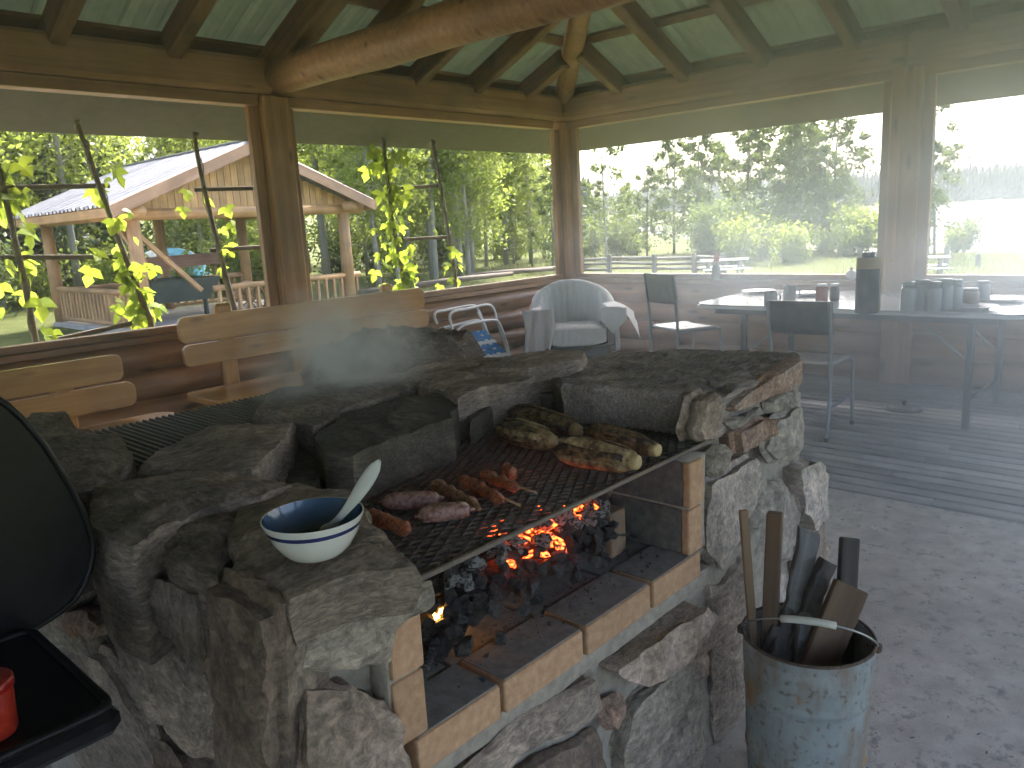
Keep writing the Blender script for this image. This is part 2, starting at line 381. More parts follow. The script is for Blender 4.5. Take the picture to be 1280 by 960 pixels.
def plant(kind, x, y, s, rz, label, group, name='aspen_tree', cat='tree'):
    t = thing(name, label, cat, (x, y, ground_z(x, y)), group)
    t.rotation_euler = (0, 0, rz); t.scale = (s, s, s)
    a, b = TREES[kind] if isinstance(kind, str) else SHRUBS[kind]
    for nm, me in ((('trunk', a), ('crown', b)) if isinstance(kind, str) else (('stem', a), ('foliage', b))):
        o = bpy.data.objects.new(nm, me); COL.objects.link(o); o.parent = t
    return t
rv = random.Random(21)
# aspens of the wood behind the log porch and the vines
L1, G1 = 'tall pale-trunked aspen standing in the wood behind the log porch', 'aspens of the wood'
spots = []
def free(x, y, d): return all((x - a) ** 2 + (y - b) ** 2 > d * d for a, b in spots)
def gaz_clear(x, y): return not (3.0 < x < 13 and 11 < y < 22.5)
n = 0
while n < 62:
    y = rv.uniform(17, 44); k = rv.uniform(0.02, 1.2); x = k * y
    if not free(x, y, 1.5) or not gaz_clear(x, y) or x > shore_x(y) - 8: continue
    if y < 20 and x > 12 and x < 13.5: continue
    spots.append((x, y)); n += 1
    plant(rv.choice(['aspen1', 'aspen2', 'aspen3']), x, y, rv.uniform(0.8, 1.2), rv.uniform(0, 6.28), L1, G1)
n = 0
while n < 13:
    y = rv.uniform(16, 25); x = rv.uniform(.66, 1.22) * y
    if not free(x, y, 1.0) or not gaz_clear(x, y): continue
    spots.append((x, y)); n += 1
    plant(rv.choice(['aspen1', 'aspen2', 'aspen2']), x, y, rv.uniform(0.65, .85), rv.uniform(0, 6.28), 'slim pale-trunked aspen at the open edge of the wood beyond the leafy hop vine', 'aspens at the wood edge')
for i in range(12):
    x = rv.uniform(2, 34); y = rv.uniform(44, 54)
    plant('spruce', x, y, rv.uniform(0.85, 1.25), rv.uniform(0, 6), 'tall dark spruce behind the pale aspens', 'spruces behind the aspens', 'spruce_tree')
for x, y, s in ((1.5, 30, 1.2), (5.5, 27.5, 1.1), (9.0, 30, 1.25)):
    plant('spruce', x, y, s, rv.uniform(0, 6), 'tall dark spruce rising over the porch roof', 'spruces over the porch roof', 'spruce_tree')
# undergrowth below them
for i in range(46):
    y = rv.uniform(15.5, 30); x = rv.uniform(0.05, 1.15) * y
    if not gaz_clear(x, y) or x > shore_x(y) - 6 or (.64 < x / y < 1.2 and y < 21): continue
    plant(rv.randrange(3), x, y, rv.uniform(0.8, 1.5), rv.uniform(0, 6.28), 'leafy green bush in the undergrowth of the aspen wood', 'bushes of the aspen wood', 'bush', 'bush')
# the grove between lawn and lake
L2, G2 = 'bushy light green birch in the grove by the lake', 'birches of the lakeside grove'
for x, y, k, s in ((31, 18.6, 'birch', 1.0), (29.5, 16.6, 'birch', 1.05), (33, 16.2, 'birch', 1.15), (29.8, 14.6, 'birch2', 1.15), (31, 13.4, 'birch', 1.15), (32.5, 12.2, 'birch2', 1.3), (29.5, 12.3, 'birch', 0.95), (34, 18.5, 'birch2', 1.05), (28.5, 18.4, 'birch2', .8), (30.2, 11.6, 'birch2', 0.85), (35, 14.5, 'birch', 1.2), (27.5, 15.4, 'birch2', 0.75)):
    plant(k, x, y, s * .80, rv.uniform(0, 6.28), L2, G2, 'birch_tree')
for x, y, k, s in ((24, 17.8, 'birch2', 0.62), (26, 20.5, 'birch', 0.66), (28, 22.5, 'birch', 0.72), (24.5, 19.6, 'birch2', 0.7), (30, 25, 'birch', 0.8), (33, 27, 'aspen3', 0.6), (27, 24.5, 'birch2', 0.8), (25, 22.8, 'birch', .72), (36, 31, 'birch', .9), (38, 26, 'birch2', 1.0), (41, 30, 'birch', 1.0), (45, 36, 'birch', 1.1), (34, 22.6, 'birch2', .8), (31, 21.6, 'birch2', .65), (44, 30, 'birch2', 1.0), (23.2, 20.2, 'aspen3', 0.75), (22.3, 18.4, 'birch', .9)):
    plant(k, x, y, s * .62, rv.uniform(0, 6.28), 'young yellow-green birch in the thicket behind the rail fence', 'young birches behind the rail fence', 'birch_tree')
plant('slim', 21.3, 15.3, 1.0, 1.0, 'slim thin-stemmed birch standing clear of the thicket by the corner post', None, 'birch_tree')
plant('slim', 27.5, 7.1, 1.0, 2.0, 'slender bare-stemmed birch alone on the lake bank', None, 'birch_tree')
plant('birch2', 28.6, 7.6, 0.62, 0.5, 'low scraggy birch at the water beside the slender one', None, 'birch_tree')
for i in range(22):
    x = rv.uniform(24, 31); y = x * rv.uniform(0.34, 0.82)
    plant(rv.randrange(3), x, y, rv.uniform(0.6, 1.1), rv.uniform(0, 6.28), 'low leafy bush at the foot of the lakeside birches', 'bushes at the foot of the lakeside birches', 'bush', 'bush')
for i in range(5):
    plant(rv.randrange(3), rv.uniform(27, 31), rv.uniform(5.6, 8.4), rv.uniform(0.4, 0.7), rv.uniform(0, 6), 'small scrubby bush on the lake bank', 'bushes on the lake bank', 'bush', 'bush')

# far wood across the lake: one mass
rf = random.Random(5); V, F = [], []
def far_tree(x, y, z, h, r):
    k = len(V); n = 6; lv = [(0.0, 0.55), (0.2, 1.0), (0.5, 0.68), (0.8, 0.30)]
    for t, q in lv:
        for i in range(n):
            a = 6.283 * i / n + t * 3; rr = r * q * rf.uniform(0.6, 1.25); V.append((x + math.cos(a) * rr, y + math.sin(a) * rr, z + h * (t + rf.uniform(-.06, .06))))
    V.append((x, y, z + h)); m = len(lv)
    for j in range(m - 1):
        for i in range(n): F.append((k + j * n + i, k + j * n + (i + 1) % n, k + (j + 1) * n + (i + 1) % n, k + (j + 1) * n + i))
    for i in range(n): F.append((k + (m - 1) * n + i, k + (m - 1) * n + (i + 1) % n, k + m * n))
for i in range(5200):
    y = rf.uniform(-200, 520); x = rf.uniform(640, 820) if y > -500 else 0
    far_tree(x, y, ground_z(x, y) - 1, rf.uniform(8, 19) * (1.25 if rf.random() < .2 else 1), rf.uniform(2.2, 4.0))
for i in range(2600):
    y = rf.uniform(120, 420); x = rf.uniform(150, 260) + max(0, y - 120) * 0.3
    if x < shore_x(y) + 1 and y > 100: far_tree(x, y, ground_z(x, y) - 1, rf.uniform(7, 13), rf.uniform(2, 3.5))
tag(put('far_forest', mesh(V, F), LEAF_F), 'dark wooded hills across the lake', 'forest', kind='stuff')
# reeds along the far shore and the near bank
rg = random.Random(9); V, F = [], []
for i in range(9000):
    y = rg.uniform(-3, 30) ; x = rg.uniform(8.5, 33)
    if i % 3 == 0: y = rg.uniform(-1, 8); x = rg.uniform(17, shore_x(y) - .5)
    if x < 8.3 and y < 7: continue
    z = ground_z(x, y); hgt = rg.uniform(0.06, 0.2); a = rg.uniform(0, 6.28); lx, ly = math.cos(a) * 0.012, math.sin(a) * 0.012; tx, ty = rg.uniform(-.06, .06), rg.uniform(-.06, .06)
    k = len(V); V += [(x - lx, y - ly, z - .01), (x + lx, y + ly, z - .01), (x + tx, y + ty, z + hgt)]; F.append((k, k + 1, k + 2))
GRASSL = leafmat('grass blades', (0.09, 0.13, 0.03), (0.17, 0.2, 0.06), 0.45, (0.3, 0.35, 0.08))
tag(put('grass', mesh(V, F), GRASSL), 'rough short grass between the shelter and the lake', 'grass', kind='stuff')
# ------------------------------------------------------------------ the open picnic shelter
X1, Y1 = 6.55, 5.2; X0, Y0 = -6.65, -1.4; ZP = 2.60; PIT = math.tan(R(24)); OV = 1.1; ROOF0 = 2.685
shelter = thing('picnic_shelter', 'log picnic shelter with hipped metal roof, screened openings and low log walls', 'shelter', (0, 0, 0))
POSTS = [(3.2, Y1), (X1, Y1), (X1, 1.92), (-0.1, Y1), (-3.4, Y1), (X0, Y1), (X1, Y0), (3.2, Y0), (-0.1, Y0), (-3.4, Y0), (X0, Y0), (X0, 1.9)]
for x, y in POSTS:
    bar('post', (x, y, 0.0), (x, y, 2.365), 0.21, 0.21, POSTW, shelter, b=0.014)
# trims that frame the screened openings beside each post in view
for x, y, dx, dy in ((3.2, Y1, 1, 0), (X1, Y1, -1, 0), (X1, Y1, 0, -1), (X1, 1.92, 0, 1), (3.2, Y1, -1, 0), (X1, 1.92, 0, -1)):
    o = 0.105 + 0.025; bar('trim', (x + dx * o, y + dy * o, 0.845), (x + dx * o, y + dy * o, 2.29), 0.05 if dx else 0.10, 0.10 if dx else 0.05, TRIMW, shelter, up=(1, 0, 0), b=0.004)
def beam_line(p, q):
    p, q = Vector(p), Vector(q); d = (q - p).normalized()
    bar('beam', p + Vector((0, 0, 2.485)), q + Vector((0, 0, 2.485)), 0.23, 0.235, LOGW, shelter, b=0.03)
    bar('header', p + Vector((0, 0, 2.328)) + d * .11, q + Vector((0, 0, 2.328)) - d * .11, 0.12, 0.074, TRIMW, shelter)
def chain(vals, f):
    for a, b_ in zip(vals, vals[1:]): f(a, b_)
chain([X0, -3.4, -0.1, 3.2, X1 - 0.118], lambda a, b_: beam_line((a, Y1, 0), (b_, Y1, 0)))
chain([X0, -3.4, -0.1, 3.2, X1 - 0.118], lambda a, b_: beam_line((a, Y0, 0), (b_, Y0, 0)))
chain([Y0 - .1, 1.92, Y1 + .1], lambda a, b_: beam_line((X1, a, 0), (X1, b_, 0)))
chain([Y0 + .12, 1.9, Y1 - .12], lambda a, b_: beam_line((X0, a, 0), (X0, b_, 0)))
# low log walls on the two far sides
def logme(L, r, seed):
    rnd = random.Random(seed); n = max(3, int(L / 0.3)); V_, F_ = [], []
    path = [(L * (i / n - .5), 0, 0) for i in range(n + 1)]
    return mesh(*tubeVF(path, [r * (1 + rnd.uniform(-.03, .03)) for _ in path], 14), True)
def wall_log(p, q, r, seed): return put('log', logme((Vector(q) - Vector(p)).length, r, seed), WALLW, shelter, M=frame_x(p, q))
k = 0
for a, b_ in ((-6.5, -3.52), (-3.28, -0.22), (0.02, 3.08), (3.32, 6.43)):
    for z in (0.105, 0.295, 0.485, 0.665):
        k += 1; wall_log((a, Y1 + .02, z), (b_, Y1 + .02, z), 0.104, k)
    box('sill', TRIMW, shelter, a, b_, Y1 - .075, Y1 + .09, 0.765, 0.803)
    box('screen_rail', TRIMW, shelter, a, b_, Y1 - .03, Y1 + .05, 0.806, 0.85)
for a, b_ in ((-1.28, 1.80), (2.04, 5.08)):
    for z in (0.105, 0.295, 0.485, 0.665):
        k += 1; wall_log((X1 + .02, a, z), (X1 + .02, b_, z), 0.104, k)
    box('sill', TRIMW, shelter, X1 - .075, X1 + .09, a, b_, 0.765, 0.803)
    box('base_board', WALLW, shelter, X1 + .005, X1 + .05, a, b_, -.06, .1)
    box('screen_rail', TRIMW, shelter, X1 - .03, X1 + .05, a, b_, 0.806, 0.85)
# insect screens
sm = bpy.data.materials.new('insect screen'); sm.use_nodes = True; st_ = sm.node_tree; st_.nodes.clear()
so_ = N(st_, 'OutputMaterial'); sx_ = N(st_, 'MixShader'); sx_.inputs[0].default_value = 0.14
s1 = N(st_, 'BsdfTransparent'); s2 = N(st_, 'BsdfDiffuse'); s2.inputs[0].default_value = (0.12, 0.125, 0.12, 1)
st_.links.new(s1.outputs[0], sx_.inputs[1]); st_.links.new(s2.outputs[0], sx_.inputs[2]); st_.links.new(sx_.outputs[0], so_.inputs[0])
for a, b_ in ((0.01, 3.09), (3.31, 6.44)):
    put('insect_screen', mesh([(a, Y1 + .012, .845), (b_, Y1 + .012, .845), (b_, Y1 + .012, 2.295), (a, Y1 + .012, 2.295)], [(0, 1, 2, 3)]), sm, shelter)
for a, b_ in ((-1.29, 1.81), (2.03, 5.09)):
    put('insect_screen', mesh([(X1 + .012, a, .845), (X1 + .012, b_, .845), (X1 + .012, b_, 2.295), (X1 + .012, a, 2.295)], [(0, 1, 2, 3)]), sm, shelter)
# hipped roof: ribbed sheets, rafters, purlins
YM = (Y0 + Y1) / 2; HALF = (Y1 - Y0) / 2
def rib(u):
    f_ = (u / 0.235) % 1.0
    return 0.022 * max(0, min(1, (0.13 - abs(f_ - 0.5)) / 0.05)) + 0.004 * (1 if abs((f_ % 0.5) - 0.0) < 0.06 else 0)
def slope_sheets(axis, base, sign, lo, hi, hips):
    """axis: the coordinate along the eave; base: the wall line; sign: outward direction; hips: which ends run up a hip"""
    u = lo - OV
    while u < hi + OV - 1e-6:
        e = min(u + 0.92, hi + OV); us = []; t = u
        while t < e - 1e-6: us.append(t); t += 0.0196
        us.append(e); V_, F_ = [], []
        for t in us:
            lim = HALF + 0.0
            if hips[0]: lim = min(lim, t - lo)
            if hips[1]: lim = min(lim, hi - t)
            lim = max(lim, -OV)
            for s_ in (-OV, lim):
                z = ROOF0 + s_ * PIT + rib(t); c = base - sign * s_
                V_.append((t, c, z) if axis == 'x' else (c, t, z))
        for i in range(len(us) - 1): F_.append((2 * i, 2 * i + 2, 2 * i + 3, 2 * i + 1))
        put('roof_sheet', mesh(V_, F_), SHEET, shelter); u += 0.92
slope_sheets('x', Y1, 1, X0, X1, (True, True)); slope_sheets('x', Y0, -1, X0, X1, (True, True))
slope_sheets('y', X1, 1, Y0, Y1, (True, True)); slope_sheets('y', X0, -1, Y0, Y1, (True, True))
# dark grey soffit panels under the eaves
SOFF = simple('dark grey soffit panel', (0.095, 0.093, 0.09), 0.8, c2=(0.125, 0.122, 0.118), scale=2.5, var=.06)
s0, s1 = -OV + .03, -.04; z0_, z1_ = ROOF0 + s0 * PIT - .02, ROOF0 + s1 * PIT - .02
def soffit(quad):
    o_ = put('soffit_panel', mesh(quad, [(0, 1, 2, 3)]), SOFF, shelter); md = o_.modifiers.new('thickness', 'SOLIDIFY'); md.thickness = .01
for yb, sg in ((Y1, 1), (Y0, -1)): soffit([(X0 + s0, yb - sg * s0, z0_), (X1 - s0, yb - sg * s0, z0_), (X1 - s1, yb - sg * s1, z1_), (X0 + s1, yb - sg * s1, z1_)])
for xb, sg in ((X1, 1), (X0, -1)): soffit([(xb - sg * s0, Y0 + s0, z0_), (xb - sg * s0, Y1 - s0, z0_), (xb - sg * s1, Y1 - s1, z1_), (xb - sg * s1, Y0 + s1, z1_)])
def rafter(p, q, w_=0.10, h_=0.17, m=RAFTW, nm='rafter'): return bar(nm, p, q, w_, h_, m, shelter, b=0.012)
zr = ROOF0 - 0.115
for x in [X1 - 0.65 - .68 * i for i in range(17)]:
    run = min(HALF, x - X0, X1 - x)
    if abs(x - 3.2) < 0.3 or run < 0.35: continue
    for yb, sg in ((Y1, 1), (Y0, -1)):
        rafter((x, yb + sg * .1, zr - .1 * PIT), (x, yb - sg * (run - .08), zr + (run - .08) * PIT))
for y in (4.45, 3.75, 3.02, 2.3, 1.58, .85, .1, -.65):
    run = min(HALF, y - Y0, Y1 - y)
    for xb, sg in ((X1, 1), (X0, -1)):
        rafter((xb + sg * .1, y, zr - .1 * PIT), (xb - sg * (run - .08), y, zr + (run - .08) * PIT))
rafter((3.24, Y1 + .1, zr - .1 * PIT - .03), (3.24, YM + .1, zr + (HALF - .1) * PIT - .03), 0.17, 0.2)
rafter((3.24, Y0 - .1, zr - .1 * PIT - .03), (3.24, YM - .1, zr + (HALF - .1) * PIT - .03), 0.17, 0.2)
for cx, cy_, sx_, sy_ in ((X1, Y1, -1, -1), (X1, Y0, -1, 1), (X0, Y1, 1, -1), (X0, Y0, 1, 1)):
    V_, F_ = tubeVF([(cx - sx_ * .05, cy_ - sy_ * .05, zr - .02), (cx + sx_ * HALF, cy_ + sy_ * HALF, zr - .02 + HALF * PIT)], [.095, .085], 14)
    put('hip_rafter', mesh(V_, F_, True), LOGW, shelter)
bar('ridge_beam', (X0 + HALF, YM, zr + HALF * PIT - .05), (X1 - HALF, YM, zr + HALF * PIT - .05), .14, .2, RAFTW, shelter)
# flat purlins on the rafters
for s_ in (0.0, 0.62, 1.24, 1.86, 2.48):
    z = ROOF0 + s_ * PIT - 0.022
    for yb, sg in ((Y1, 1), (Y0, -1)): bar('purlin', (X0 + s_ + .05, yb - sg * s_, z), (X1 - s_ - .05, yb - sg * s_, z), 0.10, 0.036, RAFTW, shelter, up=(0, sg * .4, 1))
    for xb, sg in ((X1, 1), (X0, -1)): bar('purlin', (xb - sg * s_, Y0 + s_ + .05, z), (xb - sg * s_, Y1 - s_ - .05, z), 0.10, 0.036, RAFTW, shelter, up=(sg * .4, 0, 1))
# round tie beam across the shelter and its king post
rt = random.Random(3)
tie = [(3.25 + 0.004 * i + rt.uniform(-.006, .006), Y1 - .10 - i * 0.58, 2.492 + rt.uniform(-.006, .006)) for i in range(12)]
tube('tie_beam', tie, [0.124 - .001 * i + rt.uniform(-.004, .004) for i in range(12)], LOGW, shelter, 18)
tube('tie_beam', [(-3.4, Y1 - .1, 2.49), (-3.4, 1.9, 2.495), (-3.4, Y0 + .1, 2.49)], [.12, .12, .115], LOGW, shelter, 16)
tube('king_post', [(3.28, YM + .02, 2.6), (3.28, YM + .02, zr + HALF * PIT - .1)], .10, LOGW, shelter, 14)

# ------------------------------------------------------------------ floors
CONC = simple('worn concrete', (0.43, 0.385, 0.35), 0.72, c2=(0.63, 0.575, 0.53), scale=2.2, bump=0.8, bscale=30, dist=0.006, stops=(0.3, 0.7), detail=10)
t = CONC.node_tree; b = next(n for n in t.nodes if n.type == 'BSDF_PRINCIPLED')
src = b.inputs['Base Color'].links[0].from_socket
nn = N(t, 'TexNoise', Scale=24, Detail=6, Roughness=.7); t.links.new(vecnode(t, 1.0), nn.inputs['Vector'])
n5 = N(t, 'TexNoise', Scale=1.1, Detail=4, Roughness=.6); t.links.new(vecnode(t, 1.0), n5.inputs['Vector'])
c_ = mixc(t, ramp(t, nn.outputs[0], [(0.54, (0, 0, 0)), (0.66, (.8, .8, .8))]), src, (0.23, 0.21, 0.20))
c_ = mixc(t, ramp(t, n5.outputs[0], [(0.5, (0, 0, 0)), (0.66, (.5, .5, .5))]), c_, (0.27, 0.25, 0.24))
vc = N(t, 'TexVoronoi', feature='DISTANCE_TO_EDGE', Scale=.22); nw = N(t, 'TexNoise', Scale=3.5, Detail=5); va = N(t, 'VectorMath', operation='ADD'); vs = N(t, 'VectorMath', operation='SCALE'); vs.inputs['Scale'].default_value = .35
tc_ = N(t, 'TexCoord'); t.links.new(tc_.outputs['Object'], nw.inputs['Vector']); t.links.new(nw.outputs['Color'], vs.inputs[0]); t.links.new(tc_.outputs['Object'], va.inputs[0]); t.links.new(vs.outputs[0], va.inputs[1]); t.links.new(va.outputs[0], vc.inputs['Vector'])
c_ = mixc(t, ramp(t, vc.outputs['Distance'], [(0.0, (.4, .4, .4)), (0.0022, (0, 0, 0))]), c_, (0.16, 0.145, 0.14))
t.links.new(c_, b.inputs['Base Color'])
floor = tag(box('concrete_floor', CONC, None, X0 - .15, 3.858, Y0 - .15, Y1 + .15, -.45, -0.004, 0.01), kind='structure')
DARKG = simple('dark soil', (0.05, 0.045, 0.04), 0.95)  # bare dark ground below the deck planks
deck = tag(box('deck_floor', DARKG, None, 3.862, X1 + .15, Y0 - .15, Y1 + .15, -.45, -0.05, 0.004), kind='structure')
x = 3.87; i = 0
while x < X1 - .06:
    cuts = [Y0 - .1, RND.uniform(-.6, .9), RND.uniform(1.5, 2.2) if i % 3 else RND.uniform(.9, 1.3), RND.uniform(3.4, 4.2), Y1 + .02]
    for a, b_ in zip(cuts, cuts[1:]):
        bar('plank', (x + .046, a + .002, -.017 + RND.uniform(-.002, .002)), (x + .046, b_ - .002, -.017), 0.085, 0.034, DECKW, deck, b=0.003)
    x += 0.109; i += 1
# ------------------------------------------------------------------ the stone barbecue pit
ROCK_D = stone('dark schist', [(0.194, 0.154, 0.125), (0.347, 0.275, 0.224), (0.548, 0.441, 0.357)], 5, 0.54, (14, 30, 70), (0.42, 0.42, 0.38))
ROCK_S = stone('sooty schist', [(0.133, 0.105, 0.086), (0.241, 0.193, 0.158), (0.405, 0.326, 0.265)], 4, 0.54, (30, 12, 70), (0.3, 0.3, 0.28))
ROCK_L = stone('layered slab schist', [(0.217, 0.185, 0.166), (0.376, 0.321, 0.286), (0.579, 0.488, 0.429)], 3, 0.50, (12, 75, 60), (0.42, 0.42, 0.40))
ROCK_K = stone('soot blackened schist', [(0.065, 0.056, 0.043), (0.117, 0.102, 0.079), (0.197, 0.172, 0.133)], 4, 0.36, (30, 12, 70), (0.22, 0.21, 0.2))
ROCK_M = stone('weathered grey gneiss', [(0.218, 0.173, 0.136), (0.374, 0.299, 0.234), (0.576, 0.459, 0.363)], 5, 0.50, (16, 26, 50), (0.45, 0.43, 0.38))
ROCK_B = stone('beige gneiss', [(0.243, 0.176, 0.129), (0.376, 0.287, 0.224), (0.511, 0.393, 0.325)], 6, 0.43, (18, 18, 40), (0.5, 0.46, 0.38))
ROCK_G = stone('grey green gneiss', [(0.232, 0.204, 0.160), (0.390, 0.333, 0.268), (0.550, 0.464, 0.378)], 6, 0.47, (14, 22, 46), (0.48, 0.47, 0.42))
ROCK_R = stone('rusty pink granite', [(0.299, 0.172, 0.115), (0.414, 0.276, 0.207), (0.483, 0.380, 0.310)], 9, 0.50, (30, 30, 40), (0.5, 0.45, 0.4))
ROCK_W = stone('pale grey limestone', [(0.320, 0.274, 0.232), (0.494, 0.422, 0.364), (0.667, 0.559, 0.486)], 6, 0.43, (26, 20, 9), (0.55, 0.54, 0.5), dark=0.7)
ROCK_T = stone('blue green stone', [(0.242, 0.218, 0.182), (0.371, 0.328, 0.278), (0.486, 0.421, 0.364)], 5, 0.36, (12, 14, 14), (0.42, 0.44, 0.42))
ROCK_O = stone('brown stone', [(0.130, 0.091, 0.065), (0.221, 0.163, 0.124), (0.312, 0.247, 0.195)], 6, 0.43, (18, 18, 30), (0.3, 0.26, 0.22))
MORTAR = simple('mortar', (0.31, 0.27, 0.22), 0.95, c2=(0.45, 0.40, 0.33), scale=9, bump=0.7, bscale=45, dist=0.008)
BRICK = simple('fire brick', (0.40, 0.225, 0.125), 0.9, c2=(0.53, 0.34, 0.20), scale=13, bump=0.5, bscale=60, dist=0.004, var=0.1, detail=9)
SOOTB = simple('sooted brick', (0.085, 0.078, 0.072), 0.95, c2=(0.19, 0.17, 0.155), scale=9, bump=0.5, bscale=60, dist=0.004, var=0.15)
HEARB = simple('ash covered hearth brick', (0.16, 0.145, 0.135), 0.95, c2=(0.26, 0.24, 0.22), scale=8, bump=0.5, bscale=70, dist=0.004, var=0.12, detail=9)
IRON = simple('burnt grate iron', (0.06, 0.055, 0.05), 0.55, 0.5, (0.13, 0.11, 0.09), 20, bump=.3, bscale=90)

def resample(pts, n):
    pts = [Vector((p[0], p[1])) for p in pts]; L = [(pts[(i + 1) % len(pts)] - p).length for i, p in enumerate(pts)]; T = sum(L); out = []
    for k in range(n):
        d = T * k / n; i = 0
        while d > L[i]: d -= L[i]; i += 1
        out.append(pts[i].lerp(pts[(i + 1) % len(pts)], d / L[i]))
    return out
def fbm(p, o=4, r=0.5):
    s, a = 0, 1
    for i in range(o): s += noise.noise(p) * a; p = p * 2.07; a *= r
    return s
def rock(outline, F4, depth, seed, n=72, rings=12, bulge=0.012, amp=0.012, bev=0.014, taper=0.06, layers=0.006, under=0.0):
    """a stone: outline in the frame's own plane, front face towards the frame's +z, body depth behind it"""
    pts = resample(outline, n); c = sum(pts, Vector((0, 0))) / n; sd = Vector((seed * 3.17, seed * 1.3, seed * 7.7))
    size = max((p - c).length for p in pts); V_ = []; F_ = []
    def add(p2, z, damp=1.0, side=0.0):
        q = Vector((p2.x, p2.y, z)); w3 = F4 @ q
        k = fbm(w3 * (2.2 / max(size, .08)) * .35 + sd, 5, 0.55)
        out = (p2 - c); out = out.normalized() if out.length > 1e-6 else Vector((0, 0))
        e = fbm(w3 * 14 + sd, 4, .55)
        ledge = layers * (noise.cell(Vector((z * 55 + seed, seed, 0))) - 0.5) * 2
        q = Vector((q.x + out.x * side * (amp * .9 * e + ledge), q.y + out.y * side * (amp * .9 * e + ledge), q.z + amp * damp * (k * 1.1 + 0.75 * e + 0.22 * fbm(w3 * 45 + sd, 3, .6))))
        V_.append(q)
    rot_ = [fbm(Vector((p.x, p.y, seed)) * 9, 3) * 0.012 for p in pts]
    pts = [p + (p - c).normalized() * r_ for p, r_ in zip(pts, rot_)]
    levels = [(-depth, 1 - taper - under), (-depth * .75, 1 - taper * .5 - under * .4), (-depth * .5, 1 - taper * .15), (-depth * .25, 1.0), (-bev * 1.2, 1.0)]
    for z, s in levels:
        for p in pts: add(c + (p - c) * s, z, 0.15, 1.0)
    s_b = max(0.5, 1 - bev / size)
    for j in range(rings):
        u = j / (rings - 1) if rings > 1 else 0
        s = s_b * (1 - u) ** 1.0
        if j == rings - 1: break
        for p in pts: add(c + (p - c) * s, bulge * (1 - s * s), 1.0, 0.25 * (1 - u))
    R_ = len(levels) + rings - 1
    for i in range(R_ - 1):
        for k in range(n): F_.append((i * n + k, i * n + (k + 1) % n, (i + 1) * n + (k + 1) % n, (i + 1) * n + k))
    add(c, bulge, 1.0); top = len(V_) - 1
    for k in range(n): F_.append(((R_ - 1) * n + k, (R_ - 1) * n + (k + 1) % n, top))
    F_.append(tuple(range(n - 1, -1, -1)))
    me = mesh(V_, F_, True)
    try: me.set_sharp_from_angle(angle=R(34))
    except Exception: pass
    return me
def ccw(pts):
    a = sum(p[0] * q[1] - q[0] * p[1] for p, q in zip(pts, pts[1:] + pts[:1])); return pts if a > 0 else pts[::-1]
pit = thing('barbecue_pit', 'big rough stone barbecue pit with brick lined hearth and schist slab rim', 'barbecue pit', (1.3, 1.5, 0))
_seed = [0]
def top_stone(px, z, depth, mat, **kw):
    _seed[0] += 1; w_ = [Pz(a, b_, z) for a, b_ in px]; c = sum(w_, Vector()) / len(w_)
    out = ccw([(p.x - c.x, p.y - c.y) for p in w_]); M4 = Matrix.Translation((c.x, c.y, z))
    return put('stone', rock(out, M4, depth, _seed[0], **kw), mat, pit, M=M4)
def front_stone(px, y, mat, proud=0.03, depth=0.10, **kw):
    _seed[0] += 1; w_ = [Py(a, b_, y) for a, b_ in px]; c = sum(w_, Vector()) / len(w_)
    out = ccw([(p.x - c.x, p.z - c.z) for p in w_])
    M4 = Matrix(((1, 0, 0, c.x), (0, 0, -1, y - proud), (0, 1, 0, c.z), (0, 0, 0, 1)))
    kw.setdefault('n', 56); kw.setdefault('rings', 9)
    return put('stone', rock(out, M4, depth, _seed[0], **kw), mat, pit, M=M4)
def left_stone(px, x, mat, proud=0.03, depth=0.10, **kw):
    _seed[0] += 1; w_ = [Px(a, b_, x) for a, b_ in px]; c = sum(w_, Vector()) / len(w_)
    out = ccw([(-(p.y - c.y), p.z - c.z) for p in w_])
    M4 = Matrix(((0, 0, -1, x - proud), (-1, 0, 0, c.y), (0, 1, 0, c.z), (0, 0, 0, 1)))
    kw.setdefault('n', 56); kw.setdefault('rings', 9)
    return put('stone', rock(out, M4, depth, _seed[0], **kw), mat, pit, M=M4)
def rough_block(name, mat, x0, x1, y0, y1, z0, z1, amp=0.012, step=0.035):
    bm = bmesh.new(); bmesh.ops.create_cube(bm, size=1)
    for v in bm.verts: v.co = Vector(((x0 + x1) / 2 + v.co.x * (x1 - x0), (y0 + y1) / 2 + v.co.y * (y1 - y0), (z0 + z1) / 2 + v.co.z * (z1 - z0)))
    bmesh.ops.subdivide_edges(bm, edges=bm.edges[:], cuts=int(max(x1 - x0, y1 - y0, z1 - z0) / step), use_grid_fill=True)
    for v in bm.verts: v.co += Vector((noise.noise(v.co * 8), noise.noise(v.co * 8 + Vector((5, 0, 0))), noise.noise(v.co * 8 + Vector((0, 5, 0))))) * amp + Vector((noise.noise(v.co * 25), noise.noise(v.co * 25 + Vector((5, 0, 0))), 0)) * amp * .4
    me = bpy.data.meshes.new('core'); bm.to_mesh(me); bm.free(); me.shade_smooth()
    return put(name, me, mat, pit)
# mortar core
rough_block('mortar_core', MORTAR, .49, 2.02, .925, 2.2, -.02, .515)
rough_block('mortar_core', MORTAR, .50, .70, .94, 2.2, .50, .885, .008)
rough_block('mortar_core', MORTAR, 1.665, 2.37, .975, 1.62, -.02, .835)
rough_block('mortar_core', MORTAR, 1.95, 2.3, 1.5, 2.4, -.02, .85)
rough_block('mortar_core', MORTAR, .62, 2.0, 1.62, 1.86, .50, .875, .008)
rough_block('mortar_core', MORTAR, .55, 2.1, 2.2, 2.45, -.02, .84)
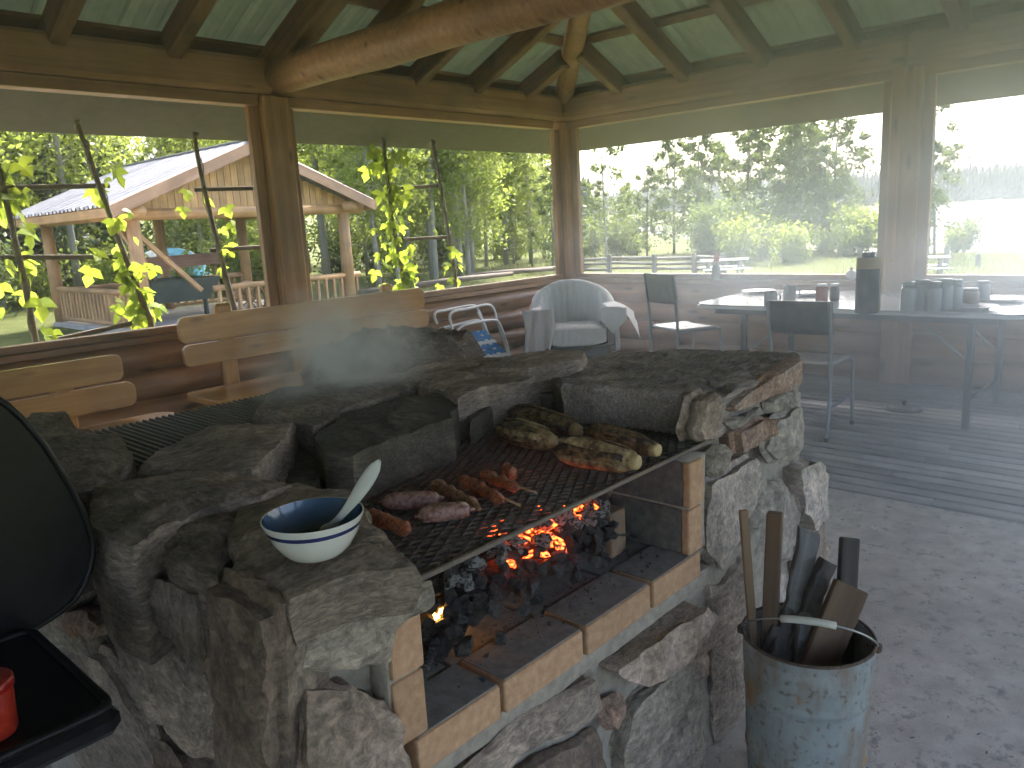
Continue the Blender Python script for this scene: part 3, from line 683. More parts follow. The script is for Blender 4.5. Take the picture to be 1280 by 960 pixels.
# hearth bricks
def brick(x, y, z, sx, sy, sz, m, rz=0): return put('brick', boxme(sx, sy, sz, 0.005, 2), m, pit, (x, y, z), (0, 0, rz))
hx = [0.685, 0.89, 1.131, 1.377, 1.600]
for a, b_ in zip(hx, hx[1:]): brick((a + b_) / 2, .948, .567, b_ - a - .012, .115, .064, BRICK)
for r_ in range(5):
    y = 1.07 + r_ * .122; x = .64 + (.12 if r_ % 2 else 0)
    while x < 1.56:
        e = min(x + .236, 1.60); brick((x + e) / 2, y, .566 + RND.uniform(-.003, .002), e - x - .01, .112, .064, HEARB); x = e
# the top of the front row is grey with ash: thin ash film bricks share the hearth colour
for a, b_ in zip(hx, hx[1:]): put('ash_film', boxme(b_ - a - .018, .108, .003, .001), HEARB, pit, ((a + b_) / 2, .949, .6008))
rough_block('mortar_bed', MORTAR, .60, 1.66, .905, 1.0, .49, .532, 0.006, .03)
# brick jambs, on edge, two high, running back into the pit
for side, xs in (('a', (.655, .719)), ('b', (1.545, 1.609))):
    for zc in (.658, .776):
        for j in range(3):
            y0_ = .893 + j * .236 + (.0 if zc < .7 else -.004)
            if j == 0:
                brick((xs[0] + xs[1]) / 2, y0_ + .012, zc, .064, .022, .112, BRICK); brick((xs[0] + xs[1]) / 2, y0_ + .126, zc, .062, .204, .112, SOOTB)
            else: brick((xs[0] + xs[1]) / 2, y0_ + .115, zc, .064, .228, .112, SOOTB)
for zc in (.658, .776):
    for x in (.82, 1.06, 1.30, 1.50): brick(x, 1.60, zc, .232 if x < 1.4 else .15, .064, .112, SOOTB)
rough_block('mortar_joint', MORTAR, .648, .712, .90, 1.5, .60, .835, 0.003, .04)
rough_block('mortar_joint', MORTAR, 1.552, 1.63, .90, 1.5, .60, .835, 0.003, .04)
# top stones of the rim
top_stone([(283, 707), (342, 739), (361, 756), (430, 728), (480, 720), (532, 712), (505, 685), (470, 655), (440, 610), (370, 602), (300, 612), (285, 660)], .94, .075, ROCK_M, n=120, rings=22, amp=0.0065, layers=.003, taper=.10)
top_stone([(205, 662), (258, 640), (305, 630), (325, 642), (300, 668), (290, 700), (272, 726), (235, 714), (203, 695)], .925, .17, ROCK_S, n=96, rings=16, amp=0.0093, layers=.003, bulge=.02)
top_stone([(105, 615), (130, 597), (230, 588), (330, 592), (372, 607), (335, 624), (262, 638), (205, 662), (165, 688), (130, 684), (108, 655)], .945, .20, ROCK_S, n=110, rings=20, amp=0.0102, layers=.003, bulge=.012)
top_stone([(168, 583), (205, 558), (265, 532), (370, 526), (366, 548), (318, 588), (230, 590)], .95, .13, ROCK_D, n=96, rings=16, amp=0.0074, layers=.003)
top_stone([(10, 535), (40, 518), (82, 513), (95, 535), (150, 545), (168, 565), (150, 592), (105, 605), (20, 612)], .96, .2, ROCK_S, n=96, rings=16, amp=0.0102, layers=.003)
top_stone([(318, 508), (340, 488), (400, 478), (478, 468), (530, 480), (485, 497), (430, 513), (392, 535), (345, 522)], .95, .13, ROCK_S, n=96, rings=16, amp=0.0093, layers=.003)
top_stone([(318, 590), (366, 550), (390, 537), (420, 548), (425, 580), (400, 605), (355, 602)], .875, .1, ROCK_K, n=80, rings=12, amp=0.0065, layers=.003)
top_stone([(388, 548), (430, 516), (500, 497), (556, 488), (574, 505), (566, 524), (505, 545), (440, 572), (402, 570)], .945, .13, ROCK_K, n=110, rings=18, amp=0.0093, layers=.003)
top_stone([(480, 470), (540, 452), (600, 448), (702, 460), (655, 478), (600, 490), (572, 500), (530, 482)], .955, .13, ROCK_D, n=110, rings=18, amp=0.0084, layers=.003)
top_stone([(572, 502), (610, 490), (655, 478), (712, 476), (706, 490), (640, 494), (585, 530)], .90, .10, ROCK_K, n=80, rings=12, amp=0.0065, layers=.003)
top_stone([(585, 460), (602, 449), (690, 436), (735, 439), (730, 450), (660, 460)], .985, .10, ROCK_D, n=80, rings=12, amp=0.0056, layers=.003)
# boulder at the back
_seed[0] += 1; M4 = Matrix.Translation((1.98, 2.36, .955))
put('stone', rock(ccw([(-.54, -.10), (-.3, -.24), (.02, -.24), (.20, -.18), (.25, 0), (.2, .2), (0, .25), (-.4, .18)]), M4, .36, _seed[0], n=110, rings=20, amp=.03, bulge=.07, bev=.05), ROCK_S, pit, M=M4)
# the big flat slab of the far side, with its broken rusty front edge
slab = top_stone([(700, 481), (780, 486), (885, 494), (905, 492), (918, 484), (1002, 447), (990, 439), (840, 437), (760, 442), (722, 452), (690, 470)], .95, .118, ROCK_L, n=150, rings=26, amp=.010, bulge=.0, bev=.008, taper=.03)
front_stone([(872, 556), (868, 540), (880, 500), (898, 486), (904, 500), (898, 540), (890, 556)], .935, ROCK_B, .008, .06, amp=.006, bulge=.003)
front_stone([(905, 512), (930, 490), (960, 472), (1000, 447), (1002, 476), (985, 488), (945, 504), (915, 514)], .935, ROCK_R, .012, .05, amp=.006, bulge=.004)
# front wall under the hearth
YF = .905
front_stone([(742, 842), (750, 880), (700, 912), (640, 945), (600, 985), (545, 985), (640, 905), (690, 872)], YF, ROCK_D, .02)
front_stone([(748, 836), (810, 788), (868, 745), (881, 765), (877, 800), (835, 828), (790, 852), (765, 846)], YF, ROCK_B, .045)
front_stone([(795, 862), (830, 838), (868, 812), (872, 860), (876, 985), (770, 1000), (766, 930), (778, 885)], YF, ROCK_G, .02)
front_stone([(747, 884), (774, 868), (770, 900), (755, 918)], YF, ROCK_R, .018)
front_stone([(650, 962), (690, 938), (745, 912), (752, 925), (758, 1000), (660, 1020), (620, 1010)], YF, ROCK_O, .015)
front_stone([(868, 820), (879, 800), (884, 820), (880, 850), (870, 855)], YF, ROCK_B, .01)
front_stone([(560, 1010), (650, 985), (655, 1040), (560, 1060)], YF, ROCK_G, .02)
front_stone([(770, 1015), (875, 1000), (880, 1080), (770, 1090)], YF, ROCK_D, .02)
# right pier
front_stone([(876, 600), (905, 588), (937, 564), (947, 600), (938, 632), (920, 680), (893, 716), (874, 690), (876, 645)], .93, ROCK_W, .02)
front_stone([(948, 608), (976, 598), (1000, 640), (985, 700), (942, 706), (930, 690)], .95, ROCK_T, .015)
front_stone([(941, 560), (955, 522), (985, 503), (991, 530), (984, 565), (968, 577), (952, 577)], .95, ROCK_T, .045, bulge=.02)
front_stone([(906, 540), (935, 526), (960, 520), (964, 545), (935, 552), (909, 566)], .95, ROCK_R, .035)
front_stone([(892, 528), (910, 520), (945, 506), (948, 516), (915, 530), (904, 538)], .95, ROCK_T, .02)
front_stone([(949, 500), (968, 490), (984, 487), (986, 502), (965, 514), (950, 515)], .95, ROCK_T, .03)
front_stone([(880, 566), (903, 556), (906, 580), (884, 596)], .94, ROCK_G, .02)
front_stone([(876, 725), (892, 722), (922, 690), (926, 760), (924, 940), (888, 960), (880, 850)], .935, ROCK_D, .02)
front_stone([(980, 582), (1004, 568), (1020, 590), (1019, 640), (1000, 662), (985, 640)], .97, ROCK_W, .05)
front_stone([(992, 664), (1018, 645), (1030, 720), (1020, 760), (985, 740)], .97, ROCK_B, .03)
front_stone([(930, 715), (980, 712), (985, 800), (930, 820)], .95, ROCK_W, .015)
front_stone([(930, 830), (1020, 800), (1020, 900), (930, 920)], .95, ROCK_G, .02)
# left front pier below the bowl stone
front_stone([(357, 768), (400, 752), (470, 735), (538, 724), (540, 745), (492, 782), (484, 830), (430, 838), (360, 835)], .90, ROCK_G, .02, .09, amp=.012, n=90, rings=14)
front_stone([(362, 845), (430, 845), (478, 880), (505, 940), (510, 1000), (362, 1000)], .905, ROCK_B, .025, n=80, rings=12)
front_stone([(362, 1015), (500, 1010), (530, 1090), (370, 1100)], .905, ROCK_G, .025)
# left wall
XL = .475
left_stone([(277, 712), (350, 760), (356, 830), (358, 990), (285, 985), (268, 830)], XL - .01, ROCK_O, .02, n=80, rings=12)
left_stone([(160, 700), (225, 712), (268, 735), (272, 850), (215, 790), (175, 735)], XL, ROCK_S, .02)
left_stone([(112, 700), (158, 705), (215, 800), (260, 870), (262, 960), (200, 900), (140, 790)], XL, ROCK_D, .015)
left_stone([(100, 758), (116, 752), (140, 778), (132, 796), (108, 786)], XL, ROCK_R, .025)
left_stone([(40, 770), (95, 720), (112, 745), (100, 760), (130, 830), (70, 800)], XL, ROCK_G, .015)
left_stone([(70, 815), (135, 812), (190, 905), (215, 985), (110, 985)], XL, ROCK_D, .02)
left_stone([(205, 915), (262, 970), (270, 1040), (215, 1040)], XL, ROCK_O, .02)
left_stone([(20, 650), (100, 650), (100, 710), (40, 755), (10, 720)], XL, ROCK_S, .02)

# expanded metal grate over the fire
def grate_mesh(x0, x1, y0, y1, lx, ly, w_, h_):
    V_, F_ = [], []
    def strand(p, q):
        p, q = Vector((*p, 0)), Vector((*q, 0)); d = (q - p).normalized(); s = Vector((-d.y, d.x, 0)) * w_ / 2; k = len(V_)
        for e in (p, q):
            for a in (1, -1):
                for zz in (0, -h_): V_.append(e + s * a + Vector((0, 0, zz)))
        F_.extend([(k, k + 4, k + 6, k + 2), (k + 1, k + 3, k + 7, k + 5), (k, k + 1, k + 5, k + 4), (k + 2, k + 6, k + 7, k + 3)])
    nx = int((x1 - x0) / lx); ny_ = int((y1 - y0) / ly)
    for i in range(nx):
        for j in range(ny_):
            x = x0 + i * lx; y = y0 + j * ly
            strand((x, y + ly / 2), (x + lx / 2, y)); strand((x + lx / 2, y), (x + lx, y + ly / 2))
            strand((x, y + ly / 2), (x + lx / 2, y + ly)); strand((x + lx / 2, y + ly), (x + lx, y + ly / 2))
    return V_, F_
grate = thing('grill_grate', 'black expanded metal grate over the charcoal, carrying sausages and corn', 'grate', (1.2, 1.2, .835))
GZT = .842
V_, F_ = grate_mesh(.70, 1.72, .94, 1.58, .0425, .0246, .0042, .005)
V_ = [v + Vector((0, 0, GZT)) for v in V_]; lat = put('lattice', mesh(V_, F_), IRON, grate); lat['kind'] = 'stuff'
RUST = simple('worn steel edge', (0.16, 0.14, 0.12), 0.5, 0.5, (0.24, 0.19, 0.15), 25)
bar('edge_bar', (.70, .934, GZT - .002), (1.70, .934, GZT - .002), .008, .010, RUST, grate, b=.002)
bar('edge_bar', (.72, 1.583, GZT - .002), (1.72, 1.583, GZT - .002), .008, .010, IRON, grate, b=.002)
for x in (.95, 1.3): bar('cross_bar', (x, .94, GZT - .012), (x, 1.58, GZT - .012), .010, .008, IRON, grate, b=.002)
# bar grate over the second fire hole
g2 = thing('bar_grate', 'dark steel bar grate over the second fire hole behind the rim stones', 'grate', (1.0, 2.0, .9))
for i in range(46): bar('rod', (.60 + i * .0185, 1.80, .90), (.60 + i * .0185 , 2.26, .90), .007, .012, IRON, g2, b=.001)
for y in (1.82, 2.0, 2.2): bar('cross_rod', (.58, y, .889), (1.47, y, .889), .010, .010, RUST, g2, b=.002)
# ------------------------------------------------------------------ food and fire
rk = random.Random(31)
def lumpy(path, radii, n, amp, freq, seed, cap=True):
    V_, F_ = tubeVF(path, radii, n, cap); sd = Vector((seed * 1.7, seed, 3.1)); out = []
    for i, v in enumerate(V_):
        c = Vector(path[min(len(path) - 1, i // n)]); d = v - c
        out.append(c + d * (1 + amp * fbm(v * freq + sd, 3)))
    return mesh(out, F_, True)
def capsule_path(p, q, r, sag=0.0, n=14, pw=0.5, up=Vector((0, 0, 1)), side=0.0):
    p, q = Vector(p), Vector(q); d = (q - p).normalized(); s = d.cross(up).normalized(); path, rad = [], []
    for i in range(n + 1):
        t = i / n; e = 2 * t - 1
        tt = 0.5 + 0.5 * math.sin(e * math.pi / 2)
        path.append(p.lerp(q, tt) + up * sag * (1 - e * e) + s * side * (1 - e * e)); rad.append(max(0.0012, r * (1 - abs(2 * tt - 1) ** 5) ** pw))
    return path, rad
SAUS = simple('grilled sausage skin', (0.19, 0.085, 0.065), 0.22, c2=(0.44, 0.245, 0.20), scale=22, bump=0.6, bscale=110, dist=.003, stops=(.36, .58), coat=.4, detail=9)
KEB = simple('spiced minced meat', (0.13, 0.03, 0.015), 0.35, c2=(0.52, 0.16, 0.065), scale=38, detail=9, stops=(.36, .58), bump=0.6, bscale=120, dist=.003, coat=.3)
KEB2 = simple('browned minced meat', (0.10, 0.04, 0.02), 0.4, c2=(0.42, 0.20, 0.09), scale=38, detail=9, stops=(.38, .6), bump=0.6, bscale=120, dist=.003, coat=.2)
STICK = wood('skewer wood', (0.30, 0.17, 0.08), (0.45, 0.28, 0.14), 'x')
def sausage(a, b_, r, label, side):
    z = GZT + r; p, q = Pz(*a, z), Pz(*b_, z); pa, ra = capsule_path(p, q, r, 0, 16, 0.42, side=side); c = (p + q) / 2
    s = thing('sausage', label, 'sausage', (c.x, c.y, GZT), 'sausages on the grate')
    put('casing', lumpy(pa, ra, 18, .10, 60, rk.random() * 9), SAUS, s)
    d = (q - p).normalized()
    for e, sg in ((p, -1), (q, 1)): put('tied_end', lumpy([e - d * sg * .004, e + d * sg * .004, e + d * sg * .009], [.006, .0035, .002], 8, .2, 90, 2), SAUS, s)
sausage((478, 627), (550, 622), .0185, 'plump grey-brown sausage lying behind its paler twin on the grate', .006)
sausage((524, 645), (588, 637), .0185, 'plump glistening sausage in front of its twin beside the glowing mesh', -.004)
def kebab(a, b_, r, m, label, tip=None, z=None):
    zz = GZT + r; p, q = Pz(*a, zz), Pz(*b_, zz); d = (q - p).normalized(); c = (p + q) / 2
    s = thing('kebab', label, 'kebab', (c.x, c.y, GZT), 'minced meat kebabs on the grate'); n = 34; path, rad = [], []
    for i in range(n + 1):
        t = i / n; path.append(p.lerp(q, t)); rad.append(r * (0.25 + .75 * min(1, 7 * t) ** .5 if t < .15 else (1 + .1 * math.sin(t * 17)) * (1 - .25 * t) * (1 if t < .88 else .35 + .65 * (1 - t) / .12)))
    put('meat', lumpy(path, rad, 22, .46, 48, rk.random() * 20), m, s)
    if tip: tube('skewer', [p + d * .01, Pz(*tip, GZT + .008)], .0027, STICK, s, 7)
kebab((460, 643), (512, 663), .016, KEB, 'short reddish minced kebab half hidden behind the bowl')
kebab((541, 604), (600, 636), .015, KEB2, 'browned stringy minced kebab beside the two sausages')
kebab((575, 597), (630, 626), .0155, KEB, 'long orange-red minced kebab with a bare skewer end, beside the browned one', (650, 632))
kebab((601, 592), (648, 611), .0145, KEB, 'slim red minced kebab with its skewer tip pointing at the corn', (671, 616))
kebab((631, 587), (642, 594), .0155, KEB, 'stub end of a red kebab behind the slim skewer')
# corn cobs roasting in their husks
HUSK = simple('roasted husk', (0.66, 0.50, 0.25), 0.6, c2=(0.11, 0.06, 0.03), scale=8, bump=0.6, bscale=70, dist=.003, stops=(.34, .62), detail=8)
HUSKD = simple('charred husk', (0.34, 0.21, 0.09), 0.65, c2=(0.035, 0.022, 0.015), scale=8, bump=0.5, bscale=70, dist=.003, stops=(.36, .58), detail=8)
COBE = simple('pale cob end', (0.50, 0.38, 0.19), 0.6, c2=(0.34, 0.24, 0.11), scale=30)
def corn(a, b_, r, m, label, seed):
    """a: tip, b: stalk end"""
    zz = GZT + r; p, q = Pz(*a, zz), Pz(*b_, zz); d = (q - p); L = d.length; d.normalize(); s = d.cross(Vector((0, 0, 1))).normalized(); up = s.cross(d); c = (p + q) / 2; rr = random.Random(seed)
    t_ = thing('corn_cob', label, 'corn', (c.x, c.y, GZT), 'corn cobs roasting in their husks')
    prof = [(.0, .25), (.04, .5), (.12, .78), (.3, 1), (.55, 1.0), (.8, .88), (.92, .66), (.985, .45), (1, .3)]
    put('husk', lumpy([p + d * L * u for u, k in prof], [r * k for u, k in prof], 22, .10, 30, seed), m, t_)
    for i in range(7):
        a0 = rr.uniform(-.6, math.pi + .6); wd = rr.uniform(.35, .6); u0, u1 = rr.uniform(-.02, .1), rr.uniform(.72, 1.0); V_, F_ = [], []
        for j in range(10):
            u = u0 + (u1 - u0) * j / 9; k = 1.05 + .05 * i / 7
            kk = [y1 + (y2 - y1) * ((min(max(u, 0), 1) - x1) / (x2 - x1)) for (x1, y1), (x2, y2) in zip(prof, prof[1:]) if x1 <= min(max(u, 0), 1) <= x2][0]
            ww = wd * (math.sin(math.pi * min(1, .12 + .86 * (1 - j / 9))) ** .6)
            lift = r * (.25 * (1 - j / 9) ** 3 * rr.uniform(.3, 1.3))
            for e in (-1, 0, 1):
                an = a0 + e * ww; R_ = r * kk * k + lift + (.0015 if e == 0 else 0)
                V_.append(p + d * L * u + (s * math.cos(an) + up * math.sin(an)) * R_)
        for j in range(9):
            for e in range(2): F_.append((j * 3 + e, j * 3 + e + 1, j * 3 + e + 4, j * 3 + e + 3))
        hl = put('husk_leaf', mesh(V_, F_, True), m if rr.random() < .6 else HUSKD, t_)
        sm_ = hl.modifiers.new('thickness', 'SOLIDIFY'); sm_.thickness = .0012
    put('stalk_end', lumpy([q - d * .018, q + d * .001, q + d * .003], [r * .66, r * .5, r * .42], 14, .05, 60, 1), COBE, t_)
corn((640, 516), (724, 539), .031, HUSKD, 'charred corn cob in its husk against the dark rim stones', 1)
corn((626, 537), (692, 552), .032, HUSK, 'golden-brown corn cob lying in front of the charred one', 2)
corn((698, 560), (797, 578), .032, HUSK, 'corn cob in pale half-burnt husk, pale stalk end showing', 3)
corn((734, 541), (822, 563), .029, HUSKD, 'slim dark corn cob beside the slab, behind the pale-ended one', 4)

# charcoal, ash-white burnt wood, embers
COAL = simple('charcoal', (0.010, 0.010, 0.011), 0.5, c2=(0.045, 0.045, 0.047), scale=40, bump=0.6, bscale=80, dist=.004, var=.3)
ASHW = simple('ash white charred wood', (0.55, 0.53, 0.50), 0.95, c2=(0.05, 0.045, 0.043), scale=48, bump=0.9, bscale=90, dist=.008, stops=(.44, .54), detail=8)
def chunk(seed):
    rr = random.Random(seed); bm = bmesh.new()
    for _ in range(17):
        v = Vector((rr.gauss(0, 1), rr.gauss(0, 1), rr.gauss(0, 1))).normalized() * rr.uniform(.7, 1.05); v.z *= .8; bm.verts.new(v)
    r_ = bmesh.ops.convex_hull(bm, input=bm.verts[:]); bmesh.ops.delete(bm, geom=[g for g in r_['geom_interior'] if isinstance(g, bmesh.types.BMVert)], context='VERTS')
    me = bpy.data.meshes.new('chunk'); bm.to_mesh(me); bm.free(); return me
COALC = simple('charcoal lump', (0.014, 0.014, 0.015), 0.45, c2=(0.09, 0.09, 0.093), scale=.45, bump=0.6, bscale=1.2, dist=.15, var=.3)
ASHC = simple('ash white lump', (0.62, 0.60, 0.57), 0.95, c2=(0.05, 0.045, 0.043), scale=.5, bump=0.9, bscale=1.2, dist=.2, stops=(.46, .58), detail=8)
EMB = emissive_mix(simple('glowing ember lump', (0.10, 0.05, 0.04), 0.95, c2=(0.5, 0.46, 0.43), scale=.5, bump=.6, bscale=1.2, dist=.15), 2.2, (1.0, 0.085, 0.012), .44, .62, 2.6)
CH = []
for m in (COALC, ASHC, EMB):
    row = []
    for i in range(5):
        me = chunk(i + 1); me.materials.append(m); row.append(me)
    CH.append(row)
def pile_z(x, y): return .602 + .115 * max(0, 1 - ((x - 1.22) / .36) ** 4) * max(0, 1 - ((y - 1.25) / .28) ** 4)
def lump(kind, x, y, z, s, label, group, name='charcoal_lump', cat='charcoal', sx=1.0):
    o = put(name, CH[kind][rk.randrange(5)], None, None, (x, y, z), (rk.uniform(0, 6), rk.uniform(-.5, .5), rk.uniform(0, 6)), scale=(s * sx, s * rk.uniform(.7, 1), s * rk.uniform(.7, 1)))
    return tag(o, label, cat, group)
n = 0
while n < 210:
    x = rk.uniform(.86, 1.5) if n % 2 else rk.gauss(1.18, .15); y = rk.gauss(1.08, .055)
    if not (.86 < x < 1.45 and .985 < y < 1.4): continue
    s = rk.uniform(.011, .027); n += 1
    lump(0, x, y, pile_z(x, y) + s * .4 + rk.uniform(0, .012), s, 'black lump of charcoal in the heap below the grate', 'charcoal lumps of the heap')
for i in range(34):
    x = rk.uniform(.85, 1.5); y = rk.uniform(.92, 1.09); s = rk.choice([.004, .005, .006, .009])
    lump(0, x, y, .6035 + s * .35, s, 'black crumb of charcoal on the front hearth bricks', 'charcoal crumbs on the hearth bricks', 'charcoal_crumb')
lump(0, .985, .985, .612, .018, 'single black charcoal lump lying apart on the front hearth bricks', None)
n = 0
while n < 85:
    x = rk.gauss(1.24, .15); y = rk.gauss(1.10, .04)
    if not (.88 < x < 1.46 and 1.03 < y < 1.4): continue
    s = rk.uniform(.011, .026); n += 1
    lump(1, x, y, pile_z(x, y) + s * .8 + rk.uniform(.008, .03), s, 'ash-white crumbling piece of burnt wood on the charcoal heap', 'ash-white burnt pieces', 'burnt_wood', 'charcoal', rk.uniform(1, 1.5))
n = 0
while n < 34:
    x = rk.gauss(1.26, .11); y = rk.gauss(1.095, .03)
    if not (1.0 < x < 1.44 and 1.03 < y < 1.3): continue
    s = rk.uniform(.012, .024); n += 1
    lump(2, x, y, pile_z(x, y) + s * .6 + rk.uniform(0.004, .02), s, 'ember glowing red among the burnt wood', 'glowing embers', 'ember', 'ember', rk.uniform(1, 1.8))
# charred split sticks resting on the heap
def stick(a, b_, r, m, label, seed):
    pa = [Vector(a).lerp(Vector(b_), i / 8) for i in range(9)]
    return tag(put('charred_stick', lumpy(pa, [r] * 9, 7, .45, 28, seed), m), label, 'charcoal', 'charred sticks')
CHARM = simple('charred stick', (0.02, 0.02, 0.02), .75, c2=(0.30, 0.29, 0.28), scale=26, bump=.6, bscale=60, stops=(.5, .7))
stick((1.13, 1.20, .705), (1.27, 1.24, .73), .020, COAL, 'thick black charred stick across the glowing heap', 1)
stick((1.20, 1.16, .69), (1.33, 1.24, .71), .013, COAL, 'thin black stick lying in the glowing embers', 2)
stick((1.32, 1.22, .70), (1.30, 1.42, .755), .017, CHARM, 'grey charred stick leaning up under the grate', 3)
stick((1.38, 1.30, .70), (1.52, 1.30, .70), .016, ASHW, 'white ashen stick pointing at the upright brick', 4)
stick((1.36, 1.24, .69), (1.48, 1.40, .735), .015, ASHW, 'white ashen stick at the back of the heap', 5)
stick((.80, 1.10, .70), (.80, 1.20, .735), .014, ASHW, 'white scorched stick against the brick jamb above the flame', 6)
stick((.90, 1.075, .612), (.99, 1.09, .618), .008, ASHW, 'thin white burnt stick just below the flame', 7)
stick((.80, 1.01, .608), (.90, 1.08, .612), .010, CHARM, 'grey splinter of burnt wood on the hearth by the jamb', 8)
stick((1.0, 1.13, .655), (1.04, 1.20, .70), .020, ASHW, 'white and black burnt block beside the flame', 9)
# fine ash and crumbs
V_, F_ = [], []
for i in range(900):
    x = rk.gauss(1.12, .2); y = rk.gauss(1.1, .07)
    if not (.74 < x < 1.53 and .90 < y < 1.5): continue
    s = rk.uniform(.001, .003); k = len(V_); z = (pile_z(x, y) if y > 1.04 else .6035)
    V_ += [(x - s, y - s, z), (x + s, y - s * .6, z), (x, y + s, z), (x, y, z + s)]; F_ += [(k, k + 1, k + 3), (k + 1, k + 2, k + 3), (k + 2, k, k + 3)]
tag(put('ash_crumbs', mesh(V_, F_), COAL), 'fine black crumbs scattered over the hearth', 'ash', kind='stuff')
V_, F_ = [], []
gn = 48
for i in range(gn + 1):
    for j in range(gn + 1):
        x = .84 + .70 * i / gn; y = 1.03 + .50 * j / gn
        V_.append((x, y, max(.596, pile_z(x, y) - .012 + .022 * fbm(Vector((x, y, 0)) * 34))))
for i in range(gn):
    for j in range(gn): F_.append((i * (gn + 1) + j, (i + 1) * (gn + 1) + j, (i + 1) * (gn + 1) + j + 1, i * (gn + 1) + j + 1))
ASHB = simple('ash bed', (0.03, 0.028, 0.027), .95, c2=(0.13, 0.12, 0.115), scale=20, bump=.8, bscale=60)
tag(put('ash_bed', mesh(V_, F_, True), ASHB), 'dark bed of ash under the charcoal heap', 'ash', kind='stuff')
# one loose brick standing in the pit
lb = tag(put('loose_brick', boxme(.064, .20, .112, .005, 2), simple('stained loose brick', (0.30, 0.19, 0.12), .9, c2=(0.16, 0.12, 0.09), scale=9, bump=.5, bscale=60), None, (1.455, 1.135, .657), (0, 0, .06)), 'loose soot-stained brick standing on edge inside the pit', 'brick')
# small flame
fm, ft, fb, fo = _mat('flame'); fb.inputs['Base Color'].default_value = (0, 0, 0, 1); fb.inputs['Emission Color'].default_value = (1.0, .42, .07, 1); fb.inputs['Emission Strength'].default_value = 5
fl = thing('flame', 'small yellow flame licking up beside the brick jamb', 'flame', (.925, 1.10, .615))
for i, (dx, h, r) in enumerate(((0, .05, .008), (.014, .036, .007), (.024, .055, .007), (-.010, .026, .005))):
    put('tongue', lumpy([Vector((.925 + dx + .007 * math.sin(t_ * 5 + i), 1.10 + .2 * dx, .616 + h * t_)) for t_ in (0, .2, .4, .6, .8, 1)], [r * k for k in (.5, 1, .9, .6, .3, .04)], 10, .25, 50, i), fm, fl)
# chips and grit on the floor round the pail
V_, F_ = [], []
for i in range(420):
    a = rk.uniform(0, 6.28); d = abs(rk.gauss(.2, .35)); x, y = 1.67 + math.cos(a) * d, .65 + math.sin(a) * d
    if i % 3 == 0: x, y = rk.uniform(1.9, 3.8), rk.uniform(-.6, 1.6)
    if x < 1.2 or y > 1.75 or (y > .88 and x < 2.35): continue
    s_, an = rk.uniform(.001, .0038), rk.uniform(0, 6.28); u = Vector((math.cos(an), math.sin(an), 0)) * s_ * 1.8; v_ = Vector((-math.sin(an), math.cos(an), 0)) * s_ * .6; c = Vector((x, y, -.003)); k = len(V_)
    V_ += [c - u - v_, c + u - v_, c + u + v_, c - u + v_, c - u * .6 + Vector((0, 0, s_ * .7)), c + u * .7 + Vector((0, 0, s_ * .6))]; F_ += [(k, k + 1, k + 5, k + 4), (k + 2, k + 3, k + 4, k + 5), (k + 1, k + 2, k + 5), (k + 3, k, k + 4)]
tag(put('wood_debris', mesh(V_, F_), simple('chips', (.10, .075, .05), .9, c2=(.26, .2, .14), scale=30)), 'small chips and grit scattered on the concrete round the pail', 'debris', kind='stuff')

# ------------------------------------------------------------------ bowl with spoon
CERW = simple('white enamel', (0.68, 0.67, 0.62), .22, coat=.4)
CERB = simple('blue enamel', (0.045, 0.10, 0.17), .16, coat=.5)
NAVY = simple('navy band', (0.022, 0.03, 0.12), .25, coat=.4)
bz = .958; bc = Pz(396, 690, bz)
bowl = thing('enamel_bowl', 'white enamel bowl with navy rim band and blue inside, on the rim stone', 'bowl', (bc.x, bc.y, bz))
R0 = .0835
lathe('outer_wall', [(a * .85, b_ * .85) for a, b_ in ((.0, .0), (.044, .0), (.048, .003), (.059, .014), (.070, .032), (.0762, .047))], CERW, bowl, (bc.x, bc.y, bz), 48)
lathe('rim_band', [(a * .85, b_ * .85) for a, b_ in ((.0762, .047), (.0773, .050), (.079, .0545))], NAVY, bowl, (bc.x, bc.y, bz), 48)
lathe('upper_wall', [(a * .85, b_ * .85) for a, b_ in ((.079, .0545), (.0812, .060), (.083, .064), (.0835, .066), (.083, .067), (.081, .0665))], CERW, bowl, (bc.x, bc.y, bz), 48)
lathe('inner_wall', [(a * .85, b_ * .85) for a, b_ in ((.081, .0665), (.0775, .056), (.071, .039), (.062, .024), (.05, .012), (.030, .0075), (0, .0065))], CERB, bowl, (bc.x, bc.y, bz), 48)
lathe('sauce', [(a * .85, b_ * .85) for a, b_ in ((.0, .020), (.04, .020), (.057, .0198))], simple('dark teal sauce', (0.02, 0.075, 0.085), .2), bowl, (bc.x, bc.y, bz), 40)
SPN = simple('pale grey silicone', (0.62, 0.63, 0.60), .4)
spoon = thing('spoon', 'pale grey long-handled spoon standing in the blue bowl', 'spoon', (bc.x, bc.y, bz + .02))
tip = Vector((bc.x + .012, bc.y - .008, bz + .026)); top = Pz(474, 576, 1.10)
def flat_tube(path, wid, thk, upv, n=12):
    V_, F_ = [], []; m = len(path)
    for i, p in enumerate(path):
        d = (path[min(i + 1, m - 1)] - path[max(i - 1, 0)]).normalized(); s = d.cross(upv).normalized(); u = s.cross(d)
        for k in range(n):
            a = 6.2832 * k / n; V_.append(p + s * math.cos(a) * wid[i] + u * math.sin(a) * thk[i])
    for i in range(m - 1):
        for k in range(n): F_.append((i * n + k, i * n + (k + 1) % n, (i + 1) * n + (k + 1) % n, (i + 1) * n + k))
    F_.append(tuple(range(n - 1, -1, -1))); F_.append(tuple((m - 1) * n + k for k in range(n))); return mesh(V_, F_, True)
path = [tip.lerp(top, i / 14) + Vector((0, 0, -.006 * math.sin(math.pi * i / 14))) for i in range(15)]
